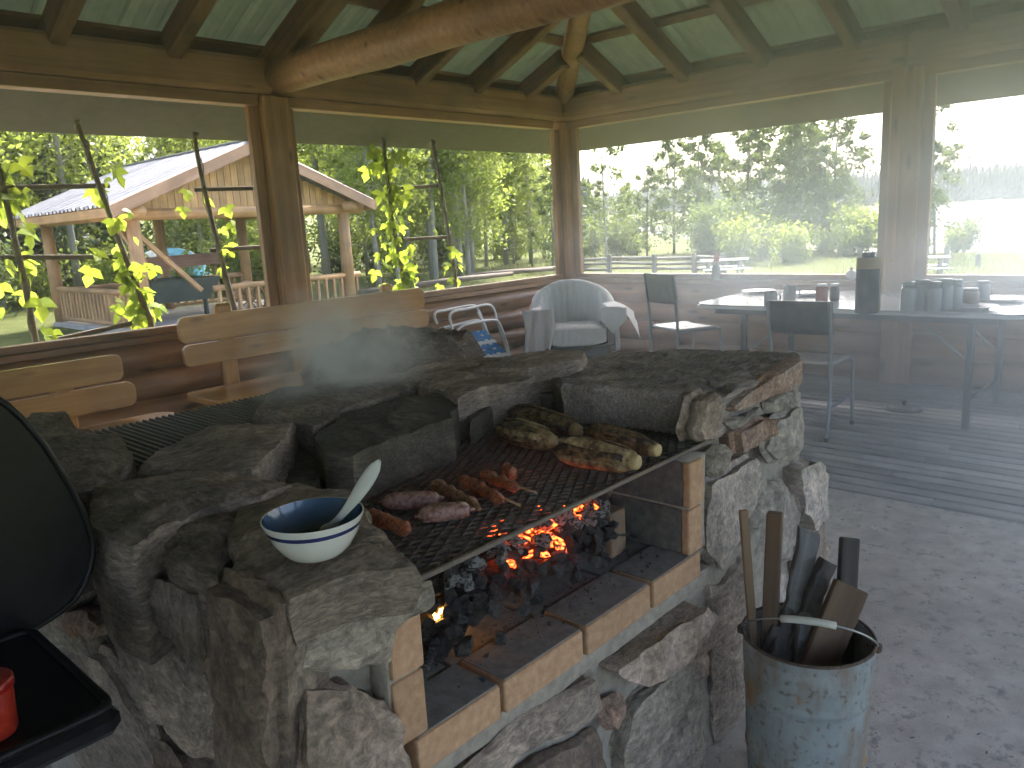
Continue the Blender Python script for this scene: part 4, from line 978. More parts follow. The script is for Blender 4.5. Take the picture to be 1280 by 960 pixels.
wid = [.011, .010, .0062, .0052, .005, .0055, .0063, .0073, .0083, .0092, .0098, .0100, .0095, .0078, .003]
put('handle', flat_tube(path, wid, [max(.0025, w_ * .36) for w_ in wid], -_f), SPN, spoon)
TEAL = simple('teal silicone', (0.03, 0.17, 0.19), .35)
d_ = Vector((-.8, .35, -.10)).normalized()
put('blade', flat_tube([tip + d_ * e for e in (-.010, 0, .012, .024, .034, .040)], [.006, .012, .015, .0155, .012, .005], [.003, .004, .004, .0035, .0025, .0015], Vector((0, 0, 1))), TEAL, spoon)

# ------------------------------------------------------------------ rusty pail of firewood
pm, pt, pb, po = _mat('blue paint gone rusty')
v = vecnode(pt, 1.0); a1 = N(pt, 'TexNoise', Scale=9, Detail=9, Roughness=.7); pt.links.new(v, a1.inputs['Vector'])
vz = vecnode(pt, (7, 7, 2.4)); a2 = N(pt, 'TexNoise', Scale=2.0, Detail=8, Roughness=.68); pt.links.new(vz, a2.inputs['Vector'])
c1 = ramp(pt, a1.outputs[0], [(.3, (.22, .245, .245)), (.55, (.28, .305, .295)), (.75, (.33, .34, .31))])
c1 = mixc(pt, ramp(pt, a2.outputs[0], [(.46, (0, 0, 0)), (.62, (.8, .8, .8))]), c1, (.21, .15, .10))
a3 = N(pt, 'TexNoise', Scale=5, Detail=7, Roughness=.6); pt.links.new(vecnode(pt, 1.0, 3.0), a3.inputs['Vector'])
c1 = mixc(pt, ramp(pt, a3.outputs[0], [(.60, (0, 0, 0)), (.64, (1, 1, 1))]), c1, (.30, .17, .06))
a4 = N(pt, 'TexNoise', Scale=60, Detail=3); pt.links.new(v, a4.inputs['Vector'])
c1 = mixc(pt, ramp(pt, a4.outputs[0], [(.57, (0, 0, 0)), (.68, (.75, .75, .75))]), c1, (.13, .09, .06))
pt.links.new(c1, pb.inputs['Base Color']); pb.inputs['Roughness'].default_value = .6; pb.inputs['Metallic'].default_value = .1
pt.links.new(bumpn(pt, a2.outputs[0], .5, .004), pb.inputs['Normal'])
pc = Vector((1.665, .655, 0)); PZ = .43; pr = .145
pail = thing('metal_pail', 'rust-streaked blue metal pail full of kindling beside the stone pier', 'pail', (pc.x, pc.y, 0))
def pail_prof():
    out = [(0, .006), (.122, .006), (.126, .0)]
    for i in range(24):
        z = .004 + (PZ - .004) * i / 23; r = .127 + (.145 - .127) * i / 23
        out.append((r, z))
    return out
pp = []
for z in [i * PZ / 60 for i in range(61)]:
    r = .128 + .017 * z / PZ
    for zc in (.14, .305): r += .0045 * math.exp(-((z - zc) / .006) ** 2)
    if .355 < z < .395: r += .002
    pp.append((r, z))
V_, F_ = latheVF(pp, 64)
V_ = [Vector((x * (1 + .012 * fbm(Vector((x * 6, y * 6, z * 5)), 2)), y * (1 + .012 * fbm(Vector((x * 6, y * 6, z * 5)), 2)), z)) for x, y, z in V_]
wallo = put('wall', mesh(V_, F_, True), pm, pail, (pc.x, pc.y, 0)); sm2 = wallo.modifiers.new('thickness', 'SOLIDIFY'); sm2.thickness = .0025; sm2.offset = -1
lathe('bottom', [(0, .008), (.126, .008)], simple('dark pail bottom', (.03, .025, .02), .9), pail, (pc.x, pc.y, 0), 40)
DRUST = simple('dark rusty steel', (0.07, 0.045, 0.03), .65, .5, (0.16, 0.11, 0.08), 30)
tube('rim', [(pc.x + .1455 * math.cos(a), pc.y + .1455 * math.sin(a), PZ) for a in [6.2832 * i / 48 for i in range(48)]], .0038, DRUST, pail, 8, closed=True)
# bail handle lying back over the wood
ax_ = Vector((.35, -.94, 0)).normalized(); bk = Vector((-.5, .0, .87)).normalized()
ears = [pc + Vector((0, 0, PZ - .012)) + ax_ * .148 * s for s in (-1, 1)]
hp = [pc + Vector((0, 0, PZ - .012)) + ax_ * (.149 * math.cos(a)) + (Vector((-.30, -.12, .35)).normalized()) * .115 * math.sin(a) for a in [math.pi * i / 24 for i in range(25)]]
bail = tube('bail', hp, .0024, simple('galvanised wire', (.35, .35, .33), .4, .8), pail, 8)
put('grip', mesh(*tubeVF(hp[9:16], .0085, 12), True), simple('aged white grip', (.55, .53, .45), .5), bail)
for e in ears: put('ear', boxme(.018, .018, .022, .004), DRUST, pail, tuple(e))
WD = [wood('split wood ' + nm, c1, c2, 'x', .8, .7, .2, 34) for nm, c1, c2 in (('tan', (.24, .145, .075), (.40, .26, .15)), ('grey', (.12, .115, .11), (.30, .29, .275)), ('dark', (.035, .03, .027), (.09, .078, .068)), ('brown', (.13, .075, .04), (.24, .15, .085)))]
def board(top_px, zt, mid_px, zm, zb, wd, th, m, label, up, split=False):
    """a piece of wood standing in the pail: its top, the place where it passes the rim, and how deep it reaches"""
    q = Pz(*top_px, zt); c = Pz(*mid_px, zm); k = (zt - zb) / (zt - zm); p = q + (c - q) * k
    h = Vector((p.x - pc.x, p.y - pc.y)); 
    if h.length > .095: h = h.normalized() * .095; p = Vector((pc.x + h.x, pc.y + h.y, p.z))
    L = (q - p).length; me = boxme(L, wd, th, .003)
    if split:
        bm = bmesh.new(); bm.from_mesh(me); bmesh.ops.subdivide_edges(bm, edges=[e for e in bm.edges if e.calc_length() > .05], cuts=18, use_grid_fill=True)
        for v_ in bm.verts: v_.co += Vector((0, fbm(v_.co * 22, 3), fbm(v_.co * 22 + Vector((9, 0, 0)), 3))) * .008 + Vector((noise.noise(v_.co * 60) * .016 if abs(v_.co.x) > L * .47 else 0, 0, 0))
        bm.to_mesh(me); bm.free()
    return tag(put('firewood', me, m, None, M=frame_x(p, q, up)), label, 'firewood', 'firewood standing in the pail')
nf = -_f
board((929, 637), .70, (938, 765), .45, .08, .022, .010, WD[0], 'thin tan lath standing against the pale stone pier', nf)
board((969, 640), .69, (955, 765), .45, .08, .036, .034, WD[3], 'square brown batten upright in the pail, smooth sawn end', (nf + Vector((-.5, .3, 0))))
board((1012, 662), .62, (968, 760), .46, .2, .052, .030, WD[1], 'weathered grey split plank leaning across the pail', nf, True)
board((1034, 702), .56, (985, 765), .46, .25, .04, .035, WD[2], 'blackened stick leaning behind the grey split plank', nf, True)
board((1062, 672), .60, (1058, 745), .47, .06, .045, .022, WD[2], 'dark upright board with a square end at the back of the pail', nf)
board((1064, 732), .53, (1030, 800), .43, .2, .082, .022, WD[3], 'wide brown board end leaning on the pail rim', nf)
board((1008, 770), .455, (998, 800), .41, .15, .032, .02, WD[1], 'short grey stub of wood low in the pail mouth', nf, True)
board((990, 762), .45, (960, 785), .42, .3, .045, .03, WD[2], 'black charred offcut lying low inside the pail', nf, True)
board((975, 782), .425, (945, 790), .40, .3, .05, .03, WD[2], 'black wedge of wood under the brown batten', nf, True)

# ------------------------------------------------------------------ black gas barbecue
BLK = simple('black enamel', (0.006, 0.006, 0.007), .3, c2=(0.011, 0.011, 0.012), scale=8, spec=.18)
BLKG = simple('glossy black trim', (0.012, 0.012, 0.013), .15, coat=.6)
BLKM = simple('matt black paint', (0.014, 0.014, 0.015), .5)
bbq = thing('gas_barbecue', 'black gas barbecue with rounded lid and side shelf beside the stone pit', 'barbecue', (.1, 1.5, 0))
# lid: rounded section in XZ, extruded along Y
sec = [(.285, .835), (.36, .862), (.397, .925), (.394, .99), (.375, 1.06), (.345, 1.14), (.30, 1.205), (.22, 1.245), (.10, 1.262), (-.02, 1.245), (-.10, 1.19), (-.15, 1.08), (-.16, .95), (-.15, .86), (-.10, .835)]
sp = smooth_path([(x, 0, z) for x, z in sec], 3); V_, F_ = [], []; ys = [1.275, 1.283, 1.292, 1.80, 1.808, 1.815]; sc_ = [.955, .985, 1.0, 1.0, .985, .955]; cx_, cz_ = .12, 1.0
for y, s in zip(ys, sc_):
    for p in sp: V_.append((cx_ + (p.x - cx_) * s, y, cz_ + (p.z - cz_) * s))
n = len(sp)
for i in range(len(ys) - 1):
    for k in range(n): F_.append((i * n + k, i * n + (k + 1) % n, (i + 1) * n + (k + 1) % n, (i + 1) * n + k))
F_.append(tuple(range(n - 1, -1, -1))); F_.append(tuple((len(ys) - 1) * n + k for k in range(n)))
lm = mesh(V_, F_, True)
try: lm.set_sharp_from_angle(angle=R(40))
except Exception: pass
lid = put('lid', lm, BLK, bbq)
put('end_seam', mesh(*tubeVF([(cx_ + (p.x - cx_) * .975, 1.277, cz_ + (p.z - cz_) * .975) for p in sp], .005, 8, closed=True), True), BLK, lid)
put('hinge_pin', mesh(*tubeVF([(.225, 1.262, .985), (.225, 1.278, .985)], .006, 10), True), simple('bright pin', (.5, .5, .48), .3, .9), lid)
box('firebox', BLKM, bbq, -.14, .28, 1.29, 1.80, .66, .832, .02)
box('side_shelf', BLK, bbq, -.26, .292, .945, 1.262, .815, .852, .012)
put('shelf_lip', mesh(*tubeVF([Vector((x, y, .853)) for x, y in rrect(-.25, .284, .953, 1.255, .02, 4)], .006, 8, closed=True), True), BLK, bbq)
for x, y in ((-.1, 1.33), (.24, 1.33), (-.1, 1.76), (.24, 1.76)): box('leg', BLKM, bbq, x - .018, x + .018, y - .018, y + .018, 0, .66, .004)
box('lower_shelf', BLKM, bbq, -.13, .27, 1.30, 1.79, .18, .20, .004)
for y in (1.0, 1.2): bar('shelf_bracket', (.0, y, .80), (.02, 1.3, .70), .02, .02, BLKM, bbq)
RED = simple('red plastic wrap', (0.30, 0.014, 0.01), .3, c2=(0.42, 0.05, 0.02), scale=30, bump=.5, bscale=30, dist=.001, coat=.3)
q = Pz(-9, 918, .853); rb = thing('red_tub', 'small red plastic tub standing on the barbecue side shelf', 'tub', (q.x, q.y, .853))
lathe('body', [(0, 0), (.024, 0), (.0265, .004), (.0285, .05), (.0285, .056)], RED, rb, tuple(q), 32)
lathe('lid', [(.0285, .056), (.0305, .057), (.0305, .066), (.028, .069), (0, .069)], simple('darker red lid', (.26, .012, .01), .3, coat=.3), rb, tuple(q), 32)
# ------------------------------------------------------------------ benches along the log wall
def plank_xz(name, x0, x1, z0, z1, y0, y1, r, mat, parent):
    V_, F_ = prismVF(rrect(x0, x1, z0, z1, r, 6), 0, y1 - y0); c = ((x0 + x1) / 2, (z0 + z1) / 2)
    V_ = [(x - c[0], -z, y - c[1]) for x, y, z in V_]; me = bevel_me(mesh(V_, F_), .004, 2)
    return put(name, me, mat, parent, (c[0], y1, c[1]))
def plank_xy(name, x0, x1, y0, y1, z0, z1, r, mat, parent, bev=.006):
    V_, F_ = prismVF(rrect(x0, x1, y0, y1, r, 6), 0, z1 - z0); c = ((x0 + x1) / 2, (y0 + y1) / 2)
    V_ = [(x - c[0], y - c[1], z) for x, y, z in V_]; me = bevel_me(mesh(V_, F_), bev, 2)
    return put(name, me, mat, parent, (c[0], c[1], z0))
def bench(x0, x1, yb, rails, zs, label, post_top, seat_x=.02):
    t_ = thing('plank_bench', label, 'bench', ((x0 + x1) / 2, yb - .2, 0), 'pine benches along the log wall')
    for z0, z1, a, b_ in rails: plank_xz('back_rail', x0 + a, x1 + b_, z0, z1, yb - .036, yb, .045, BENCHW, t_)
    plank_xy('seat', x0 - .06, x1 + seat_x, yb - .58, yb - .06, zs - .036, zs, .11, BENCHW, t_)
    for x in (x0 + .33, x1 - .33):
        bar('back_post', (x, yb + .032, 0), (x, yb + .032, post_top), .11, .055, BENCHW, t_, up=(0, 1, 0), b=.015)
        box('leg', BENCHW, t_, x - .045, x + .045, yb - .46, yb - .38, 0, zs - .038, .006)
        box('seat_bearer', BENCHW, t_, x - .03, x + .03, yb - .46, yb + .0, zs - .12, zs - .038, .004)
bench(2.16, 4.18, 4.84, [(.765, .93, 0, 0), (.615, .752, .01, .03)], .468, 'long varnished pine bench with two back rails below the post', .985)
bench(-.35, 1.72, 4.58, [(.655, .80, 0, -.02), (.50, .638, 0, .03)], .44, 'shorter-backed pine bench behind the black barbecue', .74, .17)

# ------------------------------------------------------------------ metal framed chairs
TUBEM = simple('grey painted steel tube', (.22, .23, .24), .4, .5, (.30, .31, .32), 20)
PLYG = simple('grey green chair panel', (.27, .30, .27), .4, c2=(.34, .37, .33), scale=5)
PLYD = simple('dark grey chair panel', (.075, .085, .09), .4, c2=(.11, .12, .125), scale=5)
SEATP = simple('worn pale chair seat', (.50, .42, .40), .3, c2=(.62, .58, .57), scale=7, coat=.3)
SEATG = simple('pale grey chair seat', (.50, .53, .56), .3, c2=(.60, .63, .65), scale=7, coat=.3)
def chair(loc, rz, pm_, sm_, label, zs=1.06):
    t_ = thing('steel_chair', label, 'chair', (0, 0, 0), 'steel framed stacking chairs')
    for s in (-1, 1):
        y = s * .185
        tube('leg', smooth_path([(-.235, y, .006), (-.205, y, .22), (-.20, y, .45), (-.215, y, .60), (-.25, y, .80)], 5), .0115, TUBEM, t_, 10)
        tube('leg', smooth_path([(.235, y, .006), (.215, y, .25), (.20, y, .40), (.15, y, .428), (-.20, y, .432)], 6), .0105, TUBEM, t_, 10)
        tube('side_stretcher', [(-.215, y, .19), (.222, y, .19)], .008, TUBEM, t_, 8)
        for x in (-.235, .235): put('foot_cap', mesh(*tubeVF([(x, y, 0), (x, y, .025)], .0145, 10), True), simple('black rubber', (.02, .02, .02), .7), t_)
    tube('cross_stretcher', [(.0, -.185, .19), (.0, .185, .19)], .008, TUBEM, t_, 8)
    V_, F_ = [], []; n = 14                                    # curved back panel
    for i in range(n + 1):
        y = -.20 + .40 * i / n; c = -.05 * (1 - (2 * i / n - 1) ** 2)
        for z, x in ((.615, -.216), (.66, -.224), (.71, -.234), (.76, -.244), (.805, -.252)): V_.append((x + c * .6 + .012, y, z))
    for i in range(n):
        for j in range(4): F_.append((i * 5 + j, (i + 1) * 5 + j, (i + 1) * 5 + j + 1, i * 5 + j + 1))
    o = put('back_panel', mesh(V_, F_, True), pm_, t_); md = o.modifiers.new('thickness', 'SOLIDIFY'); md.thickness = .011; md.offset = 0
    V_, F_ = [], []; out = rrect(-.20, .21, -.195, .195, .07, 6); m = len(out)   # dished seat
    for k in (1.0, .75, .5, .25, .02):
        for x, y in out:
            V_.append((x * k, y * k, .452 - .012 * (1 - k * k) - (.022 * max(0, (x * k - .12) / .09) ** 2)))
    for i in range(4):
        for j in range(m): F_.append((i * m + j, i * m + (j + 1) % m, (i + 1) * m + (j + 1) % m, (i + 1) * m + j))
    o = put('seat', mesh(V_, F_, True), sm_, t_); md = o.modifiers.new('thickness', 'SOLIDIFY'); md.thickness = .012; md.offset = -1
    t_.location = loc; t_.rotation_euler = (0, 0, rz); t_.scale = (1, 1, zs); return t_
chair((4.86, 1.93, 0), .03, PLYD, SEATP, 'steel chair with dark back panel and pinkish seat, pushed up to the table')
chair((5.47, 3.19, 0), -.42, PLYG, SEATG, 'steel chair with pale green-grey back panel between armchair and table', 1.19)

# ------------------------------------------------------------------ armchair under a white throw
CLOTH = simple('white cotton throw', (.64, .65, .64), .9, c2=(.72, .73, .72), scale=6, bump=.35, bscale=18, dist=.012)
CLOTHP = simple('pinkish white cloth', (.62, .58, .57), .9, c2=(.70, .68, .66), scale=6, bump=.35, bscale=18, dist=.012)
DKW = wood('dark chair wood', (.07, .035, .025), (.15, .075, .05), 'z', .4)
ac = thing('armchair', 'tub armchair covered with a white pleated throw in the corner', 'armchair', (0, 0, 0))
V_, F_ = [], []; nt_ = 90; npf = 15
for i in range(nt_ + 1):
    th = R(-128 + 256 * i / nt_); cb = math.cos(th); fade = max(0, cb)
    hgt = .61 + .235 * max(0, cb + .25) / 1.25
    ro = .375 + .02 * math.sin(th * 2) ** 2; w_ = .12
    pl = .007 * math.sin(th * 26) + .006 * noise.noise(Vector((th * 6, 0, 0)))
    prof = [(ro - w_ - .02, .40), (ro - w_ - .015, .48), (ro - w_ - .01, hgt - .13), (ro - w_, hgt - .05), (ro - w_ * .8, hgt - .012), (ro - w_ * .5, hgt), (ro - w_ * .2, hgt - .014), (ro, hgt - .055), (ro + .012, hgt - .14), (ro + .012, .5), (ro + .015, .38), (ro + .02, .28), (ro + .022, .22), (ro + .018, .2), (ro - .03, .2)]
    for j, (r_, z) in enumerate(prof):
        q = r_ + pl * (1.0 if j not in (4, 5, 6) else .4); z += .008 * noise.noise(Vector((th * 5, j * .4, 2)))
        V_.append((-math.cos(th) * q * .92, math.sin(th) * q * 1.05, z))
for i in range(nt_):
    for j in range(npf - 1): F_.append((i * npf + j, i * npf + j + 1, (i + 1) * npf + j + 1, (i + 1) * npf + j))
o = put('back_cover', mesh(V_, F_, True), CLOTH, ac)
# cushion
bm = bmesh.new(); bmesh.ops.create_cube(bm, size=1); bmesh.ops.subdivide_edges(bm, edges=bm.edges[:], cuts=23, use_grid_fill=True)
for v_ in bm.verts:
    c0 = v_.co.copy(); k = (1 - (abs(c0.x) * 2) ** 6 * .10) ; q = Vector((c0.x * .50, c0.y * .50 * (1 - .04 * (abs(c0.z) * 2) ** 4), c0.z * .19 * (1 - .25 * (abs(c0.y) * 2) ** 6) * (1 - .25 * (abs(c0.x) * 2) ** 6)))
    q.x += .005 * math.sin(c0.y * 95) * (1 if c0.x > .3 else .3); q.z += .0035 * math.sin(c0.y * 95) if c0.z > 0 else 0
    v_.co = q
me = bpy.data.meshes.new('cushion'); bm.to_mesh(me); bm.free(); me.shade_smooth()
put('cushion', me, CLOTH, ac, (.10, 0, .375))
def cloth_sheet(nm, f, nu, nv, mat):
    V_ = [f(i / nu, j / nv) for i in range(nu + 1) for j in range(nv + 1)]
    F_ = [(i * (nv + 1) + j, (i + 1) * (nv + 1) + j, (i + 1) * (nv + 1) + j + 1, i * (nv + 1) + j + 1) for i in range(nu) for j in range(nv)]
    o = put(nm, mesh(V_, F_, True), mat, ac); md = o.modifiers.new('thickness', 'SOLIDIFY'); md.thickness = .004; return o
def drape_r(u, v):     # hangs over the arm on the chair's right side and down its front
    x = .02 + .30 * u; t = v; fold = .03 * math.sin(u * 17 + 3 * t) * min(1, t * 2.2)
    if t < .3: a = t / .3 * math.pi * .5; y = -.315 - .085 * math.sin(a); z = .585 + .045 * math.cos(a)
    else: y = -.40 - .035 * (t - .3) - fold; z = .585 - .52 * (t - .3) / .7 * (.86 + .14 * math.sin(u * 7))
    return (x + .05 * max(0, t - .3) + fold * .5, y - .03 * u * t, z)
cloth_sheet('throw_side', drape_r, 26, 22, CLOTHP)
def drape_f(u, v):     # front end of the same arm
    y = -.47 + .23 * u; t = v; fold = .034 * math.sin(u * 15 + t) * min(1, .25 + t)
    return (.325 + .035 * math.sin(t * 1.5) + fold, y - .012 * t + .05 * (1 - t) * (u - .5) + .02 * math.sin(t * 4 + u * 6), .635 - .50 * t * (.84 + .16 * math.sin(u * 5.5)))
cloth_sheet('throw_front', drape_f, 16, 18, CLOTHP)
def drape_l(u, v):     # cloth corner standing off the other arm
    x = .04 + .32 * u; t = v
    y = .26 + .30 * t ** .9; z = .63 + .02 * math.sin(t * 2) - .19 * max(0, t - .35) ** 1.2 - .20 * u * t * t - .02 * math.sin(u * 9) * t
    return (x - .05 * t, y, z)
cloth_sheet('throw_corner', drape_l, 18, 18, CLOTH)
def drape_l2(u, v):
    return (.33 + .02 * math.sin(u * 6), .20 + .24 * u, .62 - .24 * v * (1 - .55 * abs(2 * u - 1)) + .008 * math.sin(u * 12))
cloth_sheet('throw_fold', drape_l2, 14, 10, CLOTH)
put('seat_base', boxme(.5, .56, .14, .01), simple('dark upholstery', (.045, .05, .055), .9), ac, (.06, 0, .215))
for x, y in ((.28, -.27), (.28, .27), (-.2, -.25), (-.2, .25)): put('leg', boxme(.045, .045, .30 if x > 0 else .2, .005), DKW, ac, (x, y, .15 if x > 0 else .1))
for y in (-.29, .29): put('arm_front', boxme(.04, .06, .32, .01), DKW, ac, (.285, y, .44))
ac.location = (5.72, 4.50, 0); ac.rotation_euler = (0, 0, math.pi + math.atan2(4.5, 5.72) + .10)

# ------------------------------------------------------------------ folded lawn chairs leaning on the wall
ALU = simple('white lacquered tube', (.70, .71, .70), .3, .2)
WEBB = simple('blue webbing', (.02, .16, .42), .7, c2=(.04, .24, .55), scale=30)
WEBW = simple('white webbing', (.66, .67, .66), .7)
def lawn(label, us, web, y, yl):
    """us: pixel paths of the tube loops on leaning planes y"""
    t_ = thing('lawn_chair', label, 'lawn chair', (5.0, y, 0), 'folded lawn chairs against the wall')
    for k, (pts, yy, nm) in enumerate(us): tube(nm, smooth_path([Py(a, b_, yy + (b_ - 385) * yl) for a, b_ in pts], 6), .0115, ALU, t_, 10)
    for (a, b_, c, d, m) in web:
        q = [Py(*p, y - .012 + (p[1] - 385) * yl) for p in (a, b_, c, d)]
        me = mesh(q, [(0, 1, 2, 3)]); o = put('webbing_strap', me, m, t_); md = o.modifiers.new('thickness', 'SOLIDIFY'); md.thickness = .003
    return t_
lawn('folded lawn chair with bare white tube frame, behind the webbed one', [([(547, 405), (543, 396), (546, 390), (556, 388), (590, 382), (598, 388), (604, 402), (612, 425), (622, 470)], 5.0, 'frame'), ([(550, 411), (570, 406), (596, 400), (603, 405), (607, 430), (612, 470)], 4.97, 'leg_frame')], [], 5.0, -.0022)
vx = [(578 + i * 4.4, 416 - i * .55) for i in range(7)]
straps = []
for i in range(6):
    a, b_ = vx[i], vx[i + 1]; dx = 31 + 1.5 * i / 6; straps.append((a, (a[0] + 3.4, a[1] - .4), (a[0] + dx + 3.0, a[1] + 33), (a[0] + dx - .5, a[1] + 33), WEBB if i % 3 != 1 else WEBW))
for j in range(6):
    t0 = (j + .15) / 6; t1 = (j + .85) / 6
    l0 = (577 + 31 * t0, 417 + 33 * t0); l1 = (577 + 31 * t1, 417 + 33 * t1); r0 = (606 + 32 * t0, 412 + 33 * t0); r1 = (606 + 32 * t1, 412 + 33 * t1)
    straps.append((l0, r0, r1, l1, WEBW if j in (2, 5) else WEBB))
lawn('folded lawn chair with blue and white webbing beside the armchair', [([(566, 412), (562, 396), (568, 389), (585, 386), (608, 381), (617, 386), (622, 403), (636, 445), (640, 470)], 4.93, 'frame'), ([(571, 419), (573, 411), (585, 405), (616, 400), (625, 406), (634, 432), (642, 470)], 4.90, 'seat_frame'), ([(597, 390), (604, 404), (620, 440), (628, 470)], 4.95, 'brace')], straps, 4.90, -.0022)

# ------------------------------------------------------------------ table and what stands on it
LAM = simple('pale glossy laminate', (.55, .57, .58), .16, c2=(.62, .64, .65), scale=3, coat=.5)
EDGE = simple('white table edging', (.72, .74, .75), .35)
DKM = simple('dark folding leg steel', (.055, .06, .065), .45, .6)
TT = .745
tb = thing('folding_table', 'long pale folding table with rounded corners and dark steel legs', 'table', (5.7, 1.9, 0))
plank_xy('tabletop', 5.16, 6.28, .80, 2.96, TT - .012, TT, .16, LAM, tb, .002)
plank_xy('edging', 5.152, 6.288, .792, 2.968, TT - .03, TT - .013, .165, EDGE, tb, .003)
for y in (1.15, 2.62):
    for x in (5.33, 6.16): box('leg', DKM, tb, x - .019, x + .019, y - .019, y + .019, 0, TT - .03, .004)
    tube('leg_stretcher', [(5.33, y, .18), (6.16, y, .18)], .009, DKM, tb, 8)
    d_ = .38 if y < 2 else -.38
    for x in (5.42, 6.08): tube('folding_brace', [(x, y, .38), (x, y + d_, TT - .03)], .007, TUBEM, tb, 8)
for x in (5.24, 6.2): box('apron', DKM, tb, x - .012, x + .012, 1.0, 2.8, TT - .075, TT - .031, .003)
PLW = simple('white china', (.66, .67, .66), .2, coat=.3); PLG = simple('grey stoneware', (.22, .24, .25), .35, coat=.2); GREYC = simple('grey mug glaze', (.30, .32, .32), .3, coat=.3)
GLS = simple('cloudy jar glass', (.25, .29, .30), .15, coat=.4); REDJ = simple('red preserve', (.35, .06, .03), .25, coat=.3); DKB = simple('very dark blue-black', (.018, .022, .03), .4)
def plate(px, r, m, label, group=None, z=TT + .001, deep=.018, name='plate', cat='plate'):
    p = Pz(*px, z); t_ = thing(name, label, cat, (p.x, p.y, z), group)
    lathe('well', [(0, .004), (r * .62, .004)], m, t_, (p.x, p.y, z), 40)
    lathe('rim', [(r * .62, .004), (r * .72, deep * .6), (r, deep), (r * 1.01, deep + .002), (r, deep + .003), (r * .66, .008)], m, t_, (p.x, p.y, z), 40)
    lathe('foot', [(r * .5, 0), (r * .62, .0), (r * .62, .004)], m, t_, (p.x, p.y, z), 40); return t_
plate((948, 366), .13, PLW, 'white dinner plate at the far end of the table behind the mugs')
plate((1010, 369), .13, PLG, 'grey plate between the mug and the jar')
plate((1215, 386), .14, PLG, 'grey stoneware plate at the table edge beside the glass jars')
plate((1250, 376), .14, PLW, 'white plate near the window behind the grey plate')
def mug(px, r, h, m, label, handle=True):
    p = Pz(*px, TT + .001); t_ = thing('mug', label, 'mug', (p.x, p.y, TT), 'mugs on the table')
    lathe('body', [(0, 0), (r * .92, 0), (r, .006), (r, h - .004), (r * .97, h), (r * .9, h - .004), (r * .88, .012), (0, .010)], m, t_, (p.x, p.y, TT + .001), 32)
    if handle: tube('handle', [Vector((p.x + _r.x * e, p.y + _r.y * e, TT + z)) for e, z in ((r * .95, h * .78), (r * 1.5, h * .74), (r * 1.62, h * .5), (r * 1.4, h * .28), (r * .95, h * .22))], .005, m, t_, 8)
    return t_
mug((963, 383), .042, .105, GREYC, 'grey mug at the front edge of the table')
mug((987, 375), .045, .11, GREYC, 'grey mug behind the front one, beside the white plate')
def jar(px, r, h, m, lm_, label, lid_h=.018, name='jar', group=None):
    p = Pz(*px, TT + .001); t_ = thing(name, label, 'jar', (p.x, p.y, TT), group)
    lathe('body', [(0, 0), (r * .9, 0), (r, .008), (r, h * .74), (r * .8, h * .84), (r * .78, h - lid_h)], m, t_, (p.x, p.y, TT + .001), 28)
    lathe('lid', [(r * .78, h - lid_h), (r * .84, h - lid_h), (r * .84, h - .002), (r * .8, h), (0, h)], lm_, t_, (p.x, p.y, TT + .001), 28); return t_
jar((1027, 377), .042, .125, REDJ, PLW, 'jar of red preserve with a white lid')
jar((1043, 376), .032, .12, DKB, PLW, 'small dark bottle with white cap beside the red jar')
for i, (a, b_) in enumerate(((1135, 389), (1151, 388), (1166, 389), (1180, 387), (1192, 386))):
    jar((a, b_), .046, .18 + .008 * (i % 2), GLS, GLS, 'tall cloudy glass jar in the row before the post', .03, 'glass_jar', 'cloudy glass jars in a row')
jar((1212, 382), .05, .11, simple('brown crock', (.18, .10, .07), .35, coat=.2), PLG, 'squat brown crock beside the glass jars')
jar((1228, 376), .042, .13, PLG, PLG, 'grey lidded canister behind the brown crock')
p = Pz(1083, 391, TT); th_ = thing('flask', 'tall black flask with tan band and yellow ribbon on the table', 'flask', (p.x, p.y, TT))
lathe('body', [(0, 0), (.066, 0), (.068, .006), (.066, .27)], DKB, th_, (p.x, p.y, TT + .001), 36)
lathe('band', [(.0665, .27), (.0655, .335), (.05, .337)], simple('tan paper band', (.40, .30, .16), .7), th_, (p.x, p.y, TT + .001), 36)
lathe('cap', [(.05, .337), (.038, .338), (.038, .362), (.034, .367), (0, .367)], DKB, th_, (p.x, p.y, TT + .001), 30)
e = _r * .058 - Vector((_f.x, _f.y, 0)).normalized() * .045
tube('ribbon', [p + e + Vector((0, 0, .01)), p + e * 1.02 + Vector((0, 0, .15)), p + e + Vector((0, 0, .33)), p + e * 1.9 + Vector((0, 0, .325))], .005, simple('yellow ribbon', (.55, .42, .16), .6), th_, 6)
p = Vector((6.505, 3.47, .804)); fg = thing('ornament', 'small figure with a red cap standing on the window sill', 'ornament', tuple(p))
lathe('body', [(0, 0), (.042, 0), (.045, .03), (.038, .10), (.028, .135), (0, .14)], simple('dark green glaze', (.03, .06, .05), .4), fg, tuple(p), 24)
lathe('face', [(.0, .125), (.026, .135), (.029, .155), (.024, .175), (0, .18)], simple('pinkish face', (.4, .22, .17), .6), fg, tuple(p), 20)
lathe('cap', [(.031, .165), (.027, .19), (.015, .225), (.012, .242), (0, .246)], simple('red felt', (.40, .04, .03), .8), fg, tuple(p), 20)
sphr = thing('glass_ball', 'small white glass ball on the sill behind the flask', 'ball', (6.5, 2.28, .80))
lathe('ball', [(0, 0)] + [(.045 * math.sin(R(a)), .045 - .045 * math.cos(R(a))) for a in range(12, 170, 12)] + [(0, .09)], PLW, sphr, (6.5, 2.28, .804), 24)
lathe('neck', [(.012, .085), (.012, .105), (0, .107)], PLG, sphr, (6.5, 2.28, .804), 16)
ir = thing('iron_lid', 'black iron pot lid with a knob lying on the deck under the table', 'pot lid', (5.66, 1.6, 0))
